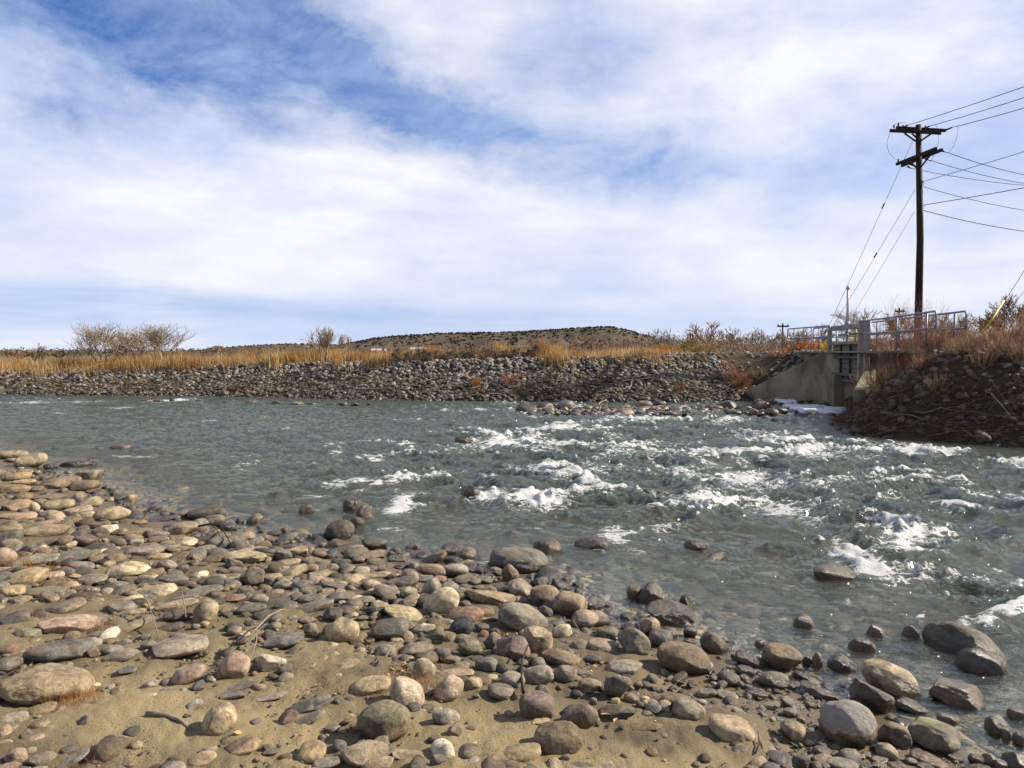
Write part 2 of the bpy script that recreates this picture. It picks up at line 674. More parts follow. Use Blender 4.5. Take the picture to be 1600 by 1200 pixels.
def stone_mat(name, attr=None, capped=False, wetline=0.13, fine=1.0):
    m, t, out = new_mat(name)
    p = pos(t)
    oi = t.node('ShaderNodeObjectInfo')
    if attr:
        a = t.node('ShaderNodeAttribute', attribute_name=attr)
        base = a.outputs['Color']
        dry = 1.0
    else:
        base = oi.outputs['Color']
        dry = oi.outputs['Alpha']
        off = t.math('MULTIPLY', oi.outputs['Random'], 37.0)
        cb = t.node('ShaderNodeCombineXYZ')
        t.put(cb.inputs[0], off)
        t.put(cb.inputs[1], off)
        p0 = p
        p = t.vmath('ADD', p, cb.outputs[0])
    if attr:
        p0 = p
    n1 = t.noise(p, 8.0 / fine, 5, 0.62, 0.6)
    n2 = t.noise(p, 34.0 / fine, 6, 0.68, 0.3)
    n3 = t.noise(p, 210.0 / fine, 3, 0.7)
    k = t.math('MULTIPLY', t.mapr(n1, 0.34, 0.66, 0.44, 1.55), t.mapr(n2, 0.30, 0.70, 0.52, 1.45))
    k = t.math('MULTIPLY', k, t.mapr(n3, 0.25, 0.75, 0.72, 1.28))
    vm = t.node('ShaderNodeVectorMath', operation='SCALE')
    t.put(vm.inputs[0], base)
    t.put(vm.inputs[3], k)
    col = vm.outputs[0]
    # rust and silt stains
    st = t.mapr(t.noise(t.vmath('ADD', p, (3.1, 8.2, 1.7)), 7.0 / fine, 4, 0.65, 1.0), 0.50, 0.66)
    col = t.mix(t.math('MULTIPLY', st, 0.48), col, c4((0.215, 0.135, 0.062)))
    # pale mineral crust
    cr = t.mapr(t.noise(t.vmath('ADD', p, (9.1, 2.2, 4.7)), 12.0 / fine, 6, 0.7, 0.8), 0.585, 0.66)
    col = t.mix(t.math('MULTIPLY', cr, 0.38), col, c4((0.40, 0.355, 0.285)))
    # dark pits
    v = t.vor(p, 120.0 / fine)
    pit = t.mapr(v, 0.10, 0.26, 1.0, 0.0)
    pit = t.math('MULTIPLY', pit, t.mapr(n2, 0.40, 0.6))
    col = t.mix(t.math('MULTIPLY', pit, 0.55), col, c4((0.05, 0.04, 0.03)))
    h = t.math('ADD', t.math('MULTIPLY', n2, 1.0), t.math('MULTIPLY', n3, 0.35))
    h = t.math('SUBTRACT', h, t.math('MULTIPLY', pit, 0.35))
    if capped:
        # pale grey cap of dry mud above a white tide ring (fixed height on the stone)
        tc = t.node('ShaderNodeTexCoord')
        s = t.node('ShaderNodeSeparateXYZ')
        t.l.new(tc.outputs['Object'], s.inputs[0])
        z = t.math('ADD', s.outputs[2], t.mapr(t.noise(tc.outputs['Object'], 2.2, 5, 0.65), 0.3, 0.7, -0.16, 0.16))
        z = t.math('SUBTRACT', z, t.math('MULTIPLY', s.outputs[0], 0.10))
        cap = t.mapr(z, 0.02, 0.08)
        cc = t.mix(t.mapr(n2, 0.3, 0.7), c4((0.21, 0.20, 0.185)), c4((0.31, 0.295, 0.27)))
        col = t.mix(t.math('MULTIPLY', cap, 0.85), col, cc)
        ring = t.math('MULTIPLY', t.mapr(z, -0.04, 0.01), t.mapr(z, 0.06, 0.11, 1.0, 0.0))
        ring = t.math('MULTIPLY', ring, t.mapr(n2, 0.38, 0.55))
        col = t.mix(ring, col, c4((0.48, 0.44, 0.38)))
    # wetness next to the water and on stones that stand in it
    sp = t.node('ShaderNodeSeparateXYZ')
    t.l.new(p0, sp.inputs[0])
    zz = t.math('ADD', sp.outputs[2], t.mapr(n1, 0.3, 0.7, -0.03, 0.03))
    wet = t.mapr(zz, wetline * 0.4, wetline, 1.0, 0.0)
    if not attr:
        wet = t.math('MAXIMUM', wet, t.math('SUBTRACT', 1.0, dry))
    col2 = t.mix(1.0, col, c4((0.42, 0.38, 0.33)), 'MULTIPLY')
    col = t.mix(wet, col, col2)
    rough = t.mapr(wet, 0.0, 1.0, 0.72, 0.22)
    nr = t.bump(h, 0.014 * fine, 1.0)
    t.l.new(principled(t, col, rough, t.mapr(wet, 0, 1, 0.38, 0.6), nr), out.inputs[0])
    return m


M = {}
M['stone'] = stone_mat('river_stone')
M['capped'] = stone_mat('capped_stone', capped=True)
M['stones'] = stone_mat('loose_stones', 'tint')
M['riprap'] = stone_mat('riprap_stone', 'tint', wetline=0.16, fine=2.2)


def sand_mat():
    m, t, out = new_mat('silty_sand')
    p = pos(t)
    n1 = t.noise(p, 0.9, 5, 0.6, 0.4)
    n2 = t.noise(p, 7.0, 6, 0.65, 0.2)
    n3 = t.noise(p, 75.0, 5, 0.7)
    n4 = t.noise(p, 420.0, 2, 0.7)
    col = t.mix(t.mapr(n1, 0.35, 0.65), c4((0.190, 0.145, 0.070)), c4((0.270, 0.210, 0.110)))
    col = t.mix(t.mapr(n2, 0.5, 0.72, 0, 0.55), col, c4((0.145, 0.104, 0.054)))
    col = t.mix(t.mapr(n3, 0.3, 0.7, 0.0, 0.42), col, c4((0.33, 0.26, 0.145)))
    # crumbs of dark silt and tiny rain pocks
    v = t.vor(p, 55.0)
    pk = t.math('MULTIPLY', t.mapr(v, 0.10, 0.30, 1.0, 0.0), t.mapr(t.noise(p, 3.0, 3, .6), 0.46, 0.60))
    sp = t.node('ShaderNodeSeparateXYZ')
    t.l.new(p, sp.inputs[0])
    zz = t.math('ADD', sp.outputs[2], t.mapr(n1, 0.3, 0.7, -0.035, 0.035))
    wet = t.mapr(zz, 0.015, 0.17, 1.0, 0.0, True)
    gshade = t.node('ShaderNodeAttribute', attribute_name='gap_shade').outputs['Fac']
    gshade = t.math('MULTIPLY', gshade, t.mapr(n2, 0.35, 0.6, .55, 1.0))
    col = t.mix(gshade, col, c4((0.045, 0.034, 0.019)))  # shade in the gaps between packed cobbles, painted into the sand colour
    col = t.mix(t.math('MULTIPLY', t.math('SUBTRACT', 1.0, wet), t.math('MULTIPLY', pk, 0.5)), col, c4((0.12, 0.085, 0.045)))
    smoothw = t.mix(t.mapr(n2, 0.3, 0.7), c4((0.088, 0.064, 0.038)), c4((0.120, 0.088, 0.056)))
    col = t.mix(wet, col, smoothw)
    vw = t.mapr(t.mapr(zz, 0.0, 0.05, 1.0, 0.0), 0, 1)
    rough = t.mapr(vw, 0.0, 1.0, 0.85, 0.28)
    h = t.math('ADD', t.math('MULTIPLY', n3, 0.55), t.math('MULTIPLY', n4, 0.18))
    h = t.math('SUBTRACT', t.math('ADD', h, t.math('MULTIPLY', n2, 1.6)), t.math('MULTIPLY', pk, 0.7))
    bn = t.node('ShaderNodeBump')
    bn.inputs['Distance'].default_value = 0.014
    t.put(bn.inputs['Strength'], t.mapr(wet, 0.0, 1.0, 1.0, 0.18))
    t.put(bn.inputs['Height'], h)
    t.l.new(principled(t, col, rough, 0.35, bn.outputs[0]), out.inputs[0])
    return m


def bed_mat():
    m, t, out = new_mat('cobble_bed')
    p = pos(t)
    v = t.vor(p, 7.0, 'DISTANCE_TO_EDGE')
    vc = t.vor(p, 7.0, 'F1', 1)
    sp = t.node('ShaderNodeSeparateXYZ')
    t.l.new(vc, sp.inputs[0])
    c = t.mix(sp.outputs[0], c4((0.15, 0.115, 0.062)), c4((0.40, 0.29, 0.16)))
    c = t.mix(t.mapr(sp.outputs[1], 0.5, 0.9), c, c4((0.26, 0.24, 0.19)))
    c = t.mix(t.mapr(v, 0.0, 0.12, 1.0, 0.0), c, c4((0.06, 0.045, 0.025)))
    n = t.noise(p, 20, 5, .65)
    c = t.mix(1.0, c, t.mix(n, c4((.6, .6, .6)), c4((1.4, 1.4, 1.4))), 'MULTIPLY')
    nr = t.bump(t.mapr(v, 0, .2), 0.05, 0.8)
    t.l.new(principled(t, c, 0.5, 0.3, nr), out.inputs[0])
    return m


def soil_mat(name, a, b, scale=1.5):
    m, t, out = new_mat(name)
    p = pos(t)
    n1 = t.noise(p, scale, 6, .65, .4)
    n2 = t.noise(p, scale * 12, 4, .7)
    c = t.mix(t.mapr(n1, .35, .65), c4(a), c4(b))
    c = t.mix(t.mapr(n2, .45, .7, 0, .6), c, c4([x * .45 for x in a]))
    t.l.new(principled(t, c, 0.9, 0.15, t.bump(n2, 0.05, 0.8)), out.inputs[0])
    return m


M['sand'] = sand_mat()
M['bed'] = bed_mat()
M['bank'] = soil_mat('bank_soil', (0.045, 0.034, 0.024), (0.085, 0.064, 0.042), 2.5)
M['plain'] = soil_mat('dry_plain', (0.14, 0.095, 0.05), (0.21, 0.15, 0.08), 0.08)


def tint_mat(name, rough=0.85, spec=0.15, nscale=18.0, amount=0.35, bumpd=0.004, two_sided=False):
    m, t, out = new_mat(name)
    a = t.node('ShaderNodeAttribute', attribute_name='tint')
    n = t.noise(pos(t), nscale, 4, .6)
    k = t.mapr(n, .3, .7, 1 - amount, 1 + amount)
    vm = t.node('ShaderNodeVectorMath', operation='SCALE')
    t.put(vm.inputs[0], a.outputs['Color'])
    t.put(vm.inputs[3], k)
    s = principled(t, vm.outputs[0], rough, spec, t.bump(n, bumpd, .5))
    if two_sided:
        tr = t.node('ShaderNodeBsdfTranslucent')
        t.put(tr.inputs[0], vm.outputs[0])
        mx = t.node('ShaderNodeMixShader')
        mx.inputs[0].default_value = 0.35
        t.l.new(s, mx.inputs[1])
        t.l.new(tr.outputs[0], mx.inputs[2])
        s = mx.outputs[0]
    t.l.new(s, out.inputs[0])
    return m


M['twig'] = tint_mat('bare_twig')
M['grass'] = tint_mat('dry_grass', two_sided=True)
M['leafy'] = tint_mat('leaf_clump', two_sided=True)


def simple_mat(name, a, b, scale, rough=.7, spec=.3, metal=0.0, bumpd=.003, stretch=(1, 1, 1), stain=None, obj=False):
    m, t, out = new_mat(name)
    p = t.node('ShaderNodeTexCoord').outputs['Object'] if obj else pos(t)
    q = t.scalev(p, stretch)
    n = t.noise(q, scale, 6, .65, .3)
    n2 = t.noise(q, scale * 9, 4, .7)
    c = t.mix(t.mapr(n, .33, .67), c4(a), c4(b))
    c = t.mix(t.mapr(n2, .4, .7, 0, .35), c, c4([x * .5 for x in a]))
    if stain:
        s = t.mapr(t.noise(t.scalev(p, (1.0, 1.0, .35)), 1.1, 5, .65, .5), .45, .62)
        c = t.mix(t.math('MULTIPLY', s, .7), c, c4(stain))
    h = t.math('ADD', n, t.math('MULTIPLY', n2, .4))
    t.l.new(principled(t, c, rough, spec, t.bump(h, bumpd, .8), metal), out.inputs[0])
    return m


M['concrete'] = simple_mat('weathered_concrete', (.24, .215, .155), (.36, .33, .25), 1.3, .85, .2, 0, .01, stain=(.085, .075, .048))
M['plank'] = simple_mat('weathered_plank', (.13, .125, .12), (.22, .21, .20), 3.0, .85, .2, 0, .006, (1, .25, 5), stain=(.05, .042, .034))
M['frame'] = simple_mat('grey_timber', (.24, .23, .22), (.33, .32, .31), 2.5, .8, .2, 0, .005, (1, .4, 4))
M['galv'] = simple_mat('galvanised_pipe', (.19, .22, .27), (.29, .33, .39), 6, .55, .4, .3, .0008)
M['pole'] = simple_mat('creosoted_wood', (.018, .012, .010), (.042, .026, .019), 3.0, .8, .2, 0, .01, (4, 4, .35))
M['iron'] = simple_mat('dark_iron', (.02, .02, .024), (.04, .04, .045), 20, .5, .4, .3)
M['wire'] = simple_mat('grey_wire', (.05, .05, .055), (.08, .08, .085), 20, .95, .05, 0)
M['yellow'] = simple_mat('yellow_guard', (.50, .36, .03), (.60, .44, .05), 8, .5, .4)
M['white'] = simple_mat('white_pipe', (.52, .51, .52), (.62, .61, .62), 8, .5, .4)
M['gear'] = simple_mat('blue_grey_gearbox', (.16, .24, .30), (.24, .33, .38), 12, .5, .4)
M['roof'] = simple_mat('pale_metal_roof', (.48, .51, .56), (.58, .60, .64), 1, .5, .4)
M['wall'] = simple_mat('pale_wall', (.28, .28, .28), (.36, .35, .34), 1, .8, .2)
M['log'] = simple_mat('bleached_wood', (.17, .14, .10), (.32, .28, .22), 14, .85, .2, 0, .004, (1, 1, 1))
M['snow'] = simple_mat('thin_ice_snow', (.55, .58, .64), (.66, .69, .74), 3, .45, .4, 0, .02)
M['leaf'] = simple_mat('fallen_leaf', (.38, .22, .09), (.55, .36, .17), 30, .8, .2)


def mesa_mat():
    m, t, out = new_mat('mesa_soil')
    p = pos(t)
    n1 = t.noise(p, 0.012, 6, .65, .3)
    n2 = t.noise(t.scalev(p, (1, 1, 3)), 0.09, 5, .65)
    c = t.mix(t.mapr(n1, .35, .65), c4((0.075, 0.056, 0.043)), c4((0.155, 0.113, 0.078)))
    c = t.mix(t.mapr(n2, .45, .62, 0, .8), c, c4((0.06, 0.05, 0.04)))
    t.l.new(principled(t, c, 0.95, 0.1), out.inputs[0])
    return m


M['mesa'] = mesa_mat()


def water_mat():
    m, t, out = new_mat('river_water')
    p = pos(t)
    aop = t.node('ShaderNodeAttribute', attribute_name='opacity').outputs['Fac']
    afo = t.node('ShaderNodeAttribute', attribute_name='foam').outputs['Fac']
    arp = t.node('ShaderNodeAttribute', attribute_name='rapid').outputs['Fac']
    q = t.scalev(p, (0.8, 1.15, 1.0), rot=(0, 0, math.radians(14)))
    n1 = t.noise(q, 3.2, 5, .60, .5)
    n2 = t.noise(q, 11.0, 4, .62, .6)
    n3 = t.noise(q, 38.0, 3, .6, .3)
    h = t.math('ADD', t.math('MULTIPLY', n1, 1.0), t.math('MULTIPLY', n2, .50))
    h = t.math('ADD', h, t.math('MULTIPLY', n3, .15))
    bn = t.node('ShaderNodeBump')
    t.put(bn.inputs['Strength'], 1.0)
    t.put(bn.inputs['Distance'], 0.10)
    t.put(bn.inputs['Height'], t.math('MULTIPLY', h, t.mapr(arp, 0, 1, .55, 1.35)))
    nr = bn.outputs[0]
    # colour of the silt-laden body
    col = t.mix(t.mapr(n1, .35, .65), c4((0.006, 0.017, 0.010)), c4((0.017, 0.038, 0.024)))
    acr = t.node('ShaderNodeAttribute', attribute_name='crest').outputs['Fac']
    col = t.mix(acr, col, c4((0.046, 0.088, 0.054)))
    col = t.mix(t.mapr(aop, 0.60, 1.0, 1.0, 0.0), col, c4((0.040, 0.034, 0.018)))
    df = t.node('ShaderNodeBsdfDiffuse')
    t.put(df.inputs[0], col)
    fr = t.node('ShaderNodeFresnel')
    fr.inputs[0].default_value = 1.30
    t.put(fr.inputs[1], nr)
    frm = t.math('MULTIPLY', fr.outputs[0], 0.33)          # choppy facets hide part of the mirror
    tr = t.node('ShaderNodeBsdfTransparent')
    t.put(tr.inputs[0], t.mix(aop, c4((0.96, 0.95, 0.90)), c4((0.60, 0.62, 0.45))))
    gl = t.node('ShaderNodeBsdfGlossy')
    gl.inputs['Roughness'].default_value = 0.02
    gl.inputs[0].default_value = (0.80, 0.87, 0.77, 1)
    t.put(gl.inputs['Normal'], nr)
    clear = t.node('ShaderNodeMixShader')
    t.put(clear.inputs[0], frm)
    t.l.new(tr.outputs[0], clear.inputs[1])
    t.l.new(gl.outputs[0], clear.inputs[2])
    bm_ = t.node('ShaderNodeMixShader')
    t.put(bm_.inputs[0], frm)
    t.l.new(df.outputs[0], bm_.inputs[1])
    t.l.new(gl.outputs[0], bm_.inputs[2])
    body = bm_.outputs[0]
    mx = t.node('ShaderNodeMixShader')
    t.put(mx.inputs[0], t.mapr(aop, 0.0, 0.92))
    t.l.new(clear.outputs[0], mx.inputs[1])
    t.l.new(body, mx.inputs[2])
    # foam: lacy where thin, solid where the water breaks
    f1 = t.noise(t.scalev(p, (0.42, 1.25, 1.0), rot=(0, 0, math.radians(12))), 4.2, 8, .70, 1.1)
    f2 = t.noise(t.scalev(p, (0.55, 1.1, 1.0), rot=(0, 0, math.radians(12))), 24.0, 7, .80, 1.0)
    f = t.math('ADD', t.math('MULTIPLY', t.math('SUBTRACT', f1, .5), 3.0), t.math('MULTIPLY', t.math('SUBTRACT', f2, .5), 1.7))
    q2 = t.vmath('ADD', t.scalev(p, (0.45, 1.1, 1.0), rot=(0, 0, math.radians(12))), t.vmath('MULTIPLY', t.noise(p, 3.0, 4, .6, 0, 1), (.55, .55, 0)))
    l1 = t.mapr(t.vor(q2, 6.0, 'DISTANCE_TO_EDGE'), 0.0, 0.30, .45, -.55)
    l2 = t.mapr(t.vor(q2, 17.0, 'DISTANCE_TO_EDGE'), 0.0, 0.30, .32, -.40)
    f = t.math('ADD', f, t.math('ADD', l1, l2))
    f = t.math('MULTIPLY', f, t.mapr(afo, 0.0, 0.35, 0.15, 1.0))
    f = t.math('ADD', f, t.math('MULTIPLY', afo, 1.75))
    fm = t.mapr(f, 0.92, 1.60, 0, 1, True)
    fo = principled(t, t.mix(f2, c4((.42, .435, .44)), c4((.66, .67, .68))), 0.55, 0.3, t.bump(t.math('ADD', f1, f2), 0.025, 1.0))
    m2 = t.node('ShaderNodeMixShader')
    t.put(m2.inputs[0], fm)
    t.l.new(mx.outputs[0], m2.inputs[1])
    t.l.new(fo, m2.inputs[2])
    t.l.new(m2.outputs[0], out.inputs[0])
    return m


M['water'] = water_mat()


# ------------------------------------------------------------------ ground sheets
SANDY = ((210, 1105, 170, 90, 1), (430, 1120, 110, 90, .9), (120, 960, 130, 22, .6), (760, 1120, 120, 60, 1), (1060, 1170, 150, 40, 1), (960, 1190, 160, 60, 1), (430, 1000, 120, 50, .75),
         (1060, 1020, 70, 45, .9), (1230, 1170, 70, 30, .8), (560, 1090, 60, 60, .6), (330, 1000, 70, 60, .6), (660, 1130, 60, 80, .8), (480, 985, 120, 28, .6))


def sandy_at(x, y):
    """0..1 where the beach is bare sand (patches given by their place in the photograph)"""
    py = 552 + (CAMZ - .3) * FPX / np.maximum(y, .5)
    px = 800 + FPX * x / np.maximum(y, .5)
    s = np.zeros(np.shape(x))
    for cx, cy, rx, ry, k in SANDY:
        s = np.maximum(s, k * np.exp(-(((px - cx) / rx) ** 2 + ((py - cy) / ry) ** 2) ** 1.5))
    return s


def polar(az, rad):
    A, R = np.meshgrid(az, rad)
    return R * np.sin(A), R * np.cos(A)


az = np.concatenate([np.radians(np.linspace(-50, 50, 540)), np.radians(np.linspace(54, 306, 64))])
rad = np.concatenate([[0.02, .4, .8, 1.2, 1.6], np.geomspace(1.9, 70, 330), np.geomspace(76, 9000, 50)])
X, Y = polar(az, rad)
Z = terrain(X.ravel(), Y.ravel()).reshape(X.shape)
na = len(az)
idx = np.arange(X.size).reshape(X.shape)
i2 = np.roll(idx, -1, axis=1)
Q = np.stack([idx[:-1], idx[1:], i2[1:], i2[:-1]], -1).reshape(-1, 4)
V = np.stack([X.ravel(), Y.ravel(), Z.ravel()], 1)
FX, FY = V[Q, 0].mean(1), V[Q, 1].mean(1)
fsn, fsf = s_near(FX, FY), s_far(FX, FY)
run_end = 5.0
sel = {'beach': fsn > -0.15, 'far': (fsf > -0.4) & (fsf < run_end), 'plain': fsf >= run_end}
sel['bed'] = ~(sel['beach'] | sel['far'] | sel['plain'])
for key, name, mk in (('beach', 'sand_beach', 'sand'), ('bed', 'riverbed', 'bed'), ('far', 'far_bank', 'bank'), ('plain', 'flood_plain_ground', 'plain')):
    f = Q[sel[key]]
    u, inv = np.unique(f, return_inverse=True)
    at_ = None
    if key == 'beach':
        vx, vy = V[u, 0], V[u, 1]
        gsh = (1 - sandy_at(vx, vy)) * sstep(3.0, 4.2, vy + .6 * np.abs(vx)) * (.72 + .45 * perlin2(vx * 2.2, vy * 2.2, 19))  # painted gap shade: strong among the cobbles, weak on bare sand
        at_ = {'gap_shade': ('FLOAT', np.clip(gsh, 0, .95))}
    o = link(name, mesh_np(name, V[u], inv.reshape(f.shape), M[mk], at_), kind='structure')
    if key == 'far':
        FARBANK = o

# ------------------------------------------------------------------ river
FOAM = [(805, 690, 125, 20, 1.1), (845, 673, 60, 9, .7), (580, 712, 110, 9, .6), (520, 705, 16, 10, .5), (560, 762, 60, 8, .7), (620, 750, 70, 9, .8), (500, 772, 60, 6, .5),
        (640, 786, 60, 20, .9), (770, 775, 70, 20, 1.0), (850, 780, 120, 30, 1.1), (850, 730, 90, 20, .8), (930, 735, 90, 26, .6), (975, 832, 60, 22, .95), (1000, 862, 80, 20, .7),
        (930, 858, 30, 16, .5), (1010, 702, 150, 34, .6), (1080, 735, 90, 26, .85), (1180, 745, 120, 30, .9), (1110, 776, 130, 28, 1.2), (1220, 785, 120, 16, .8), (1290, 700, 120, 16, .65),
        (1190, 680, 100, 20, .6), (1425, 703, 110, 20, 1.0), (1270, 712, 120, 12, .75), (1340, 715, 60, 10, .5), (1590, 725, 60, 16, 1.0), (1450, 748, 120, 14, .8), (1290, 760, 60, 16, .6),
        (1240, 805, 110, 14, .8), (1400, 820, 70, 24, 1.1), (1450, 838, 110, 20, 1.0), (1500, 800, 100, 16, .45), (1345, 872, 80, 34, 1.15), (1400, 900, 110, 36, .85), (1500, 905, 120, 24, .5),
        (1570, 880, 90, 16, .6), (270, 625, 60, 5, .9), (130, 628, 130, 3, .55), (200, 637, 40, 5, .6), (45, 630, 90, 3, .6), (840, 643, 60, 6, .95), (1000, 656, 100, 6, .5), (1120, 658, 100, 8, .5),
        (615, 826, 60, 8, .55), (545, 805, 50, 6, .4), (500, 735, 40, 6, .4), (380, 712, 60, 6, .35), (220, 712, 120, 4, .6), (90, 645, 60, 3, .4), (330, 655, 60, 4, .4), (1355, 682, 50, 5, .7),
        (1230, 648, 90, 5, .2), (960, 680, 60, 10, .5), (1160, 722, 70, 12, .5), (1380, 775, 80, 12, .5), (1540, 770, 90, 12, .5), (1480, 870, 80, 14, .5), (1060, 820, 60, 10, .4), (1150, 835, 90, 10, .35),
        (700, 700, 60, 6, .3), (735, 752, 30, 8, .4), (1330, 650, 40, 3, .3), (640, 655, 80, 4, .3), (480, 648, 60, 3, .3)]
waz = np.radians(np.linspace(-47, 47, 660))
wrad = np.geomspace(3.0, 62, 500)
WX, WY = polar(waz, wrad)
x, y = WX.ravel(), WY.ravel()
wsn, wsf = s_near(x, y), s_far(x, y)
depth = np.maximum(-terrain(x, y, False), 0)
foam = np.zeros(x.shape)
flift = np.zeros(x.shape)
# wander of the patch outlines
wx = x + 0.35 * perlin2(x * 0.9, y * 0.9, 71)
wy = y + 0.45 * perlin2(x * 0.9, y * 0.9, 72)
for px, py, w, h, s in FOAM:
    q = on_z(px, py)
    rx = max(w / 2 / FPX * q[1], .15) * 1.25
    ry = max((h / 2) / FPX * q[1] ** 2 / CAMZ, .15) * 1.2
    # each patch trails away downstream (to the right)
    g = np.exp(-(((wx - q[0] - .08 * (wy - q[1])) / rx) ** 2 + ((wy - q[1]) / ry) ** 2) * 1.1)
    foam = np.maximum(foam, g * s * 1.28)
    flift += g * s * 0.28
rapid = sstep(-7, 1.5, x + 0.12 * (20 - y)) * sstep(0.9, 3.4, -wsn) * sstep(0.1, 2.0, -wsf)
mid = sstep(0.5, 3.0, -wsn) * sstep(0.0, 1.5, -wsf)
A = 0.022 + 0.058 * mid + 0.105 * rapid
a14 = math.radians(14)
fx = x * math.cos(a14) + y * math.sin(a14)
fy = -x * math.sin(a14) + y * math.cos(a14)


def ridged(u, v, s):
    r = 1 - np.abs(perlin2(u, v, s)) * 1.3
    return r * r


bx = fx + 0.4 * perlin2(fx * .7, fy * .7, 90)
by = fy + 0.4 * perlin2(fx * .7, fy * .7, 91)
hh = (0.7 * perlin2(bx * .38, by * .55, 41) + .75 * (ridged(bx * .75, by * 1.1, 42) - .55) + .50 * (ridged(bx * 1.7, by * 2.2, 43) - .55)
      + .28 * (ridged(bx * 3.6, by * 4.4, 44) - .55) + .15 * perlin2(bx * 8, by * 9, 45))
wz = A * hh + np.minimum(flift, 1.2) * (0.035 + 0.05 * np.abs(perlin2(x * 2.1, y * 2.1, 47)) + .020 * np.abs(perlin2(x * 6, y * 6, 48)) + .010 * np.abs(perlin2(x * 15, y * 15, 49)))
wz *= sstep(0.0, 0.35, depth) * 0.93 + 0.07
crestf = sstep(0.20, 0.90, hh) * rapid * 0.93 + sstep(.45, 1.1, hh) * mid * 0.56
foam = np.clip(foam * (0.75 + .5 * perlin2(x * 1.6, y * 1.6, 77)) + crestf + rapid * 0.04, 0, 1.3)
foam *= sstep(0.02, 0.15, depth)
opac = 1 - np.exp(-np.maximum(depth - 0.01, 0) * 3.8)
opac = np.maximum(opac, sstep(-1, 1.0, wsf))
opac = np.clip(opac, 0, 1)
widx = np.arange(x.size).reshape(WX.shape)
WQ = np.stack([widx[:-1, :-1], widx[:-1, 1:], widx[1:, 1:], widx[1:, :-1]], -1).reshape(-1, 4)[:, ::-1]
hq = terrain(x, y, False)[WQ].min(1)
WQ = WQ[hq < 0.06]
u, inv = np.unique(WQ, return_inverse=True)
WV = np.stack([x, y, wz], 1)[u]
river = link('river_water', mesh_np('river_water', WV, inv.reshape(WQ.shape), M['water'],
             {'opacity': ('FLOAT', opac[u]), 'crest': ('FLOAT', (sstep(.0, 1.2, hh) * (.35 + .65 * mid))[u]), 'foam': ('FLOAT', foam[u]), 'rapid': ('FLOAT', np.clip(0.15 + .5 * mid + .4 * rapid, 0, 1)[u])}), kind='structure')
# still-water continuation of the river beyond the detailed part

# ------------------------------------------------------------------ stones of the near beach
TONE = {'tan': (.34, .26, .165), 'ochre': (.38, .265, .13), 'gray': (.235, .215, .185), 'dark': (.085, .075, .066), 'slate': (.125, .125, .125), 'pink': (.36, .25, .19),
        'red': (.28, .135, .10), 'brown': (.215, .145, .085), 'cream': (.47, .385, .27), 'green': (.19, .185, .125), 'white': (.55, .50, .43), 'wet': (.10, .075, .05),
        'wetred': (.17, .075, .05), 'olive': (.20, .165, .10), 'purple': (.175, .125, .115), 'black': (.035, .038, .046), 'orange': (.5, .23, .05), 'wetbrown': (.22, .15, .08)}
for _k, _c in list(TONE.items()):
    # river silt pulls every colour towards a common warm grey
    if _k not in ('black', 'orange'):
        _l = sum(_c) / 3
        TONE[_k] = tuple(.84 * v_ for v_ in [.60 * a_ + .42 * _l * b_ for a_, b_ in zip(_c, (1.30, 1.02, .62))])
CNAME = {'tan': 'tan', 'ochre': 'golden brown', 'gray': 'grey', 'dark': 'dark', 'slate': 'slate grey', 'pink': 'pinkish tan', 'red': 'brick red', 'brown': 'brown', 'cream': 'cream',
         'green': 'greenish grey', 'white': 'whitish', 'wet': 'wet black', 'wetred': 'wet reddish', 'olive': 'olive brown', 'purple': 'purple grey', 'black': 'blue black', 'orange': 'orange', 'wetbrown': 'wet brown'}
TILE = {1: (0, 680), 2: (0, 940), 3: (350, 680), 4: (350, 940), 5: (650, 840), 6: (700, 940), 7: (1000, 900), 8: (1250, 940)}
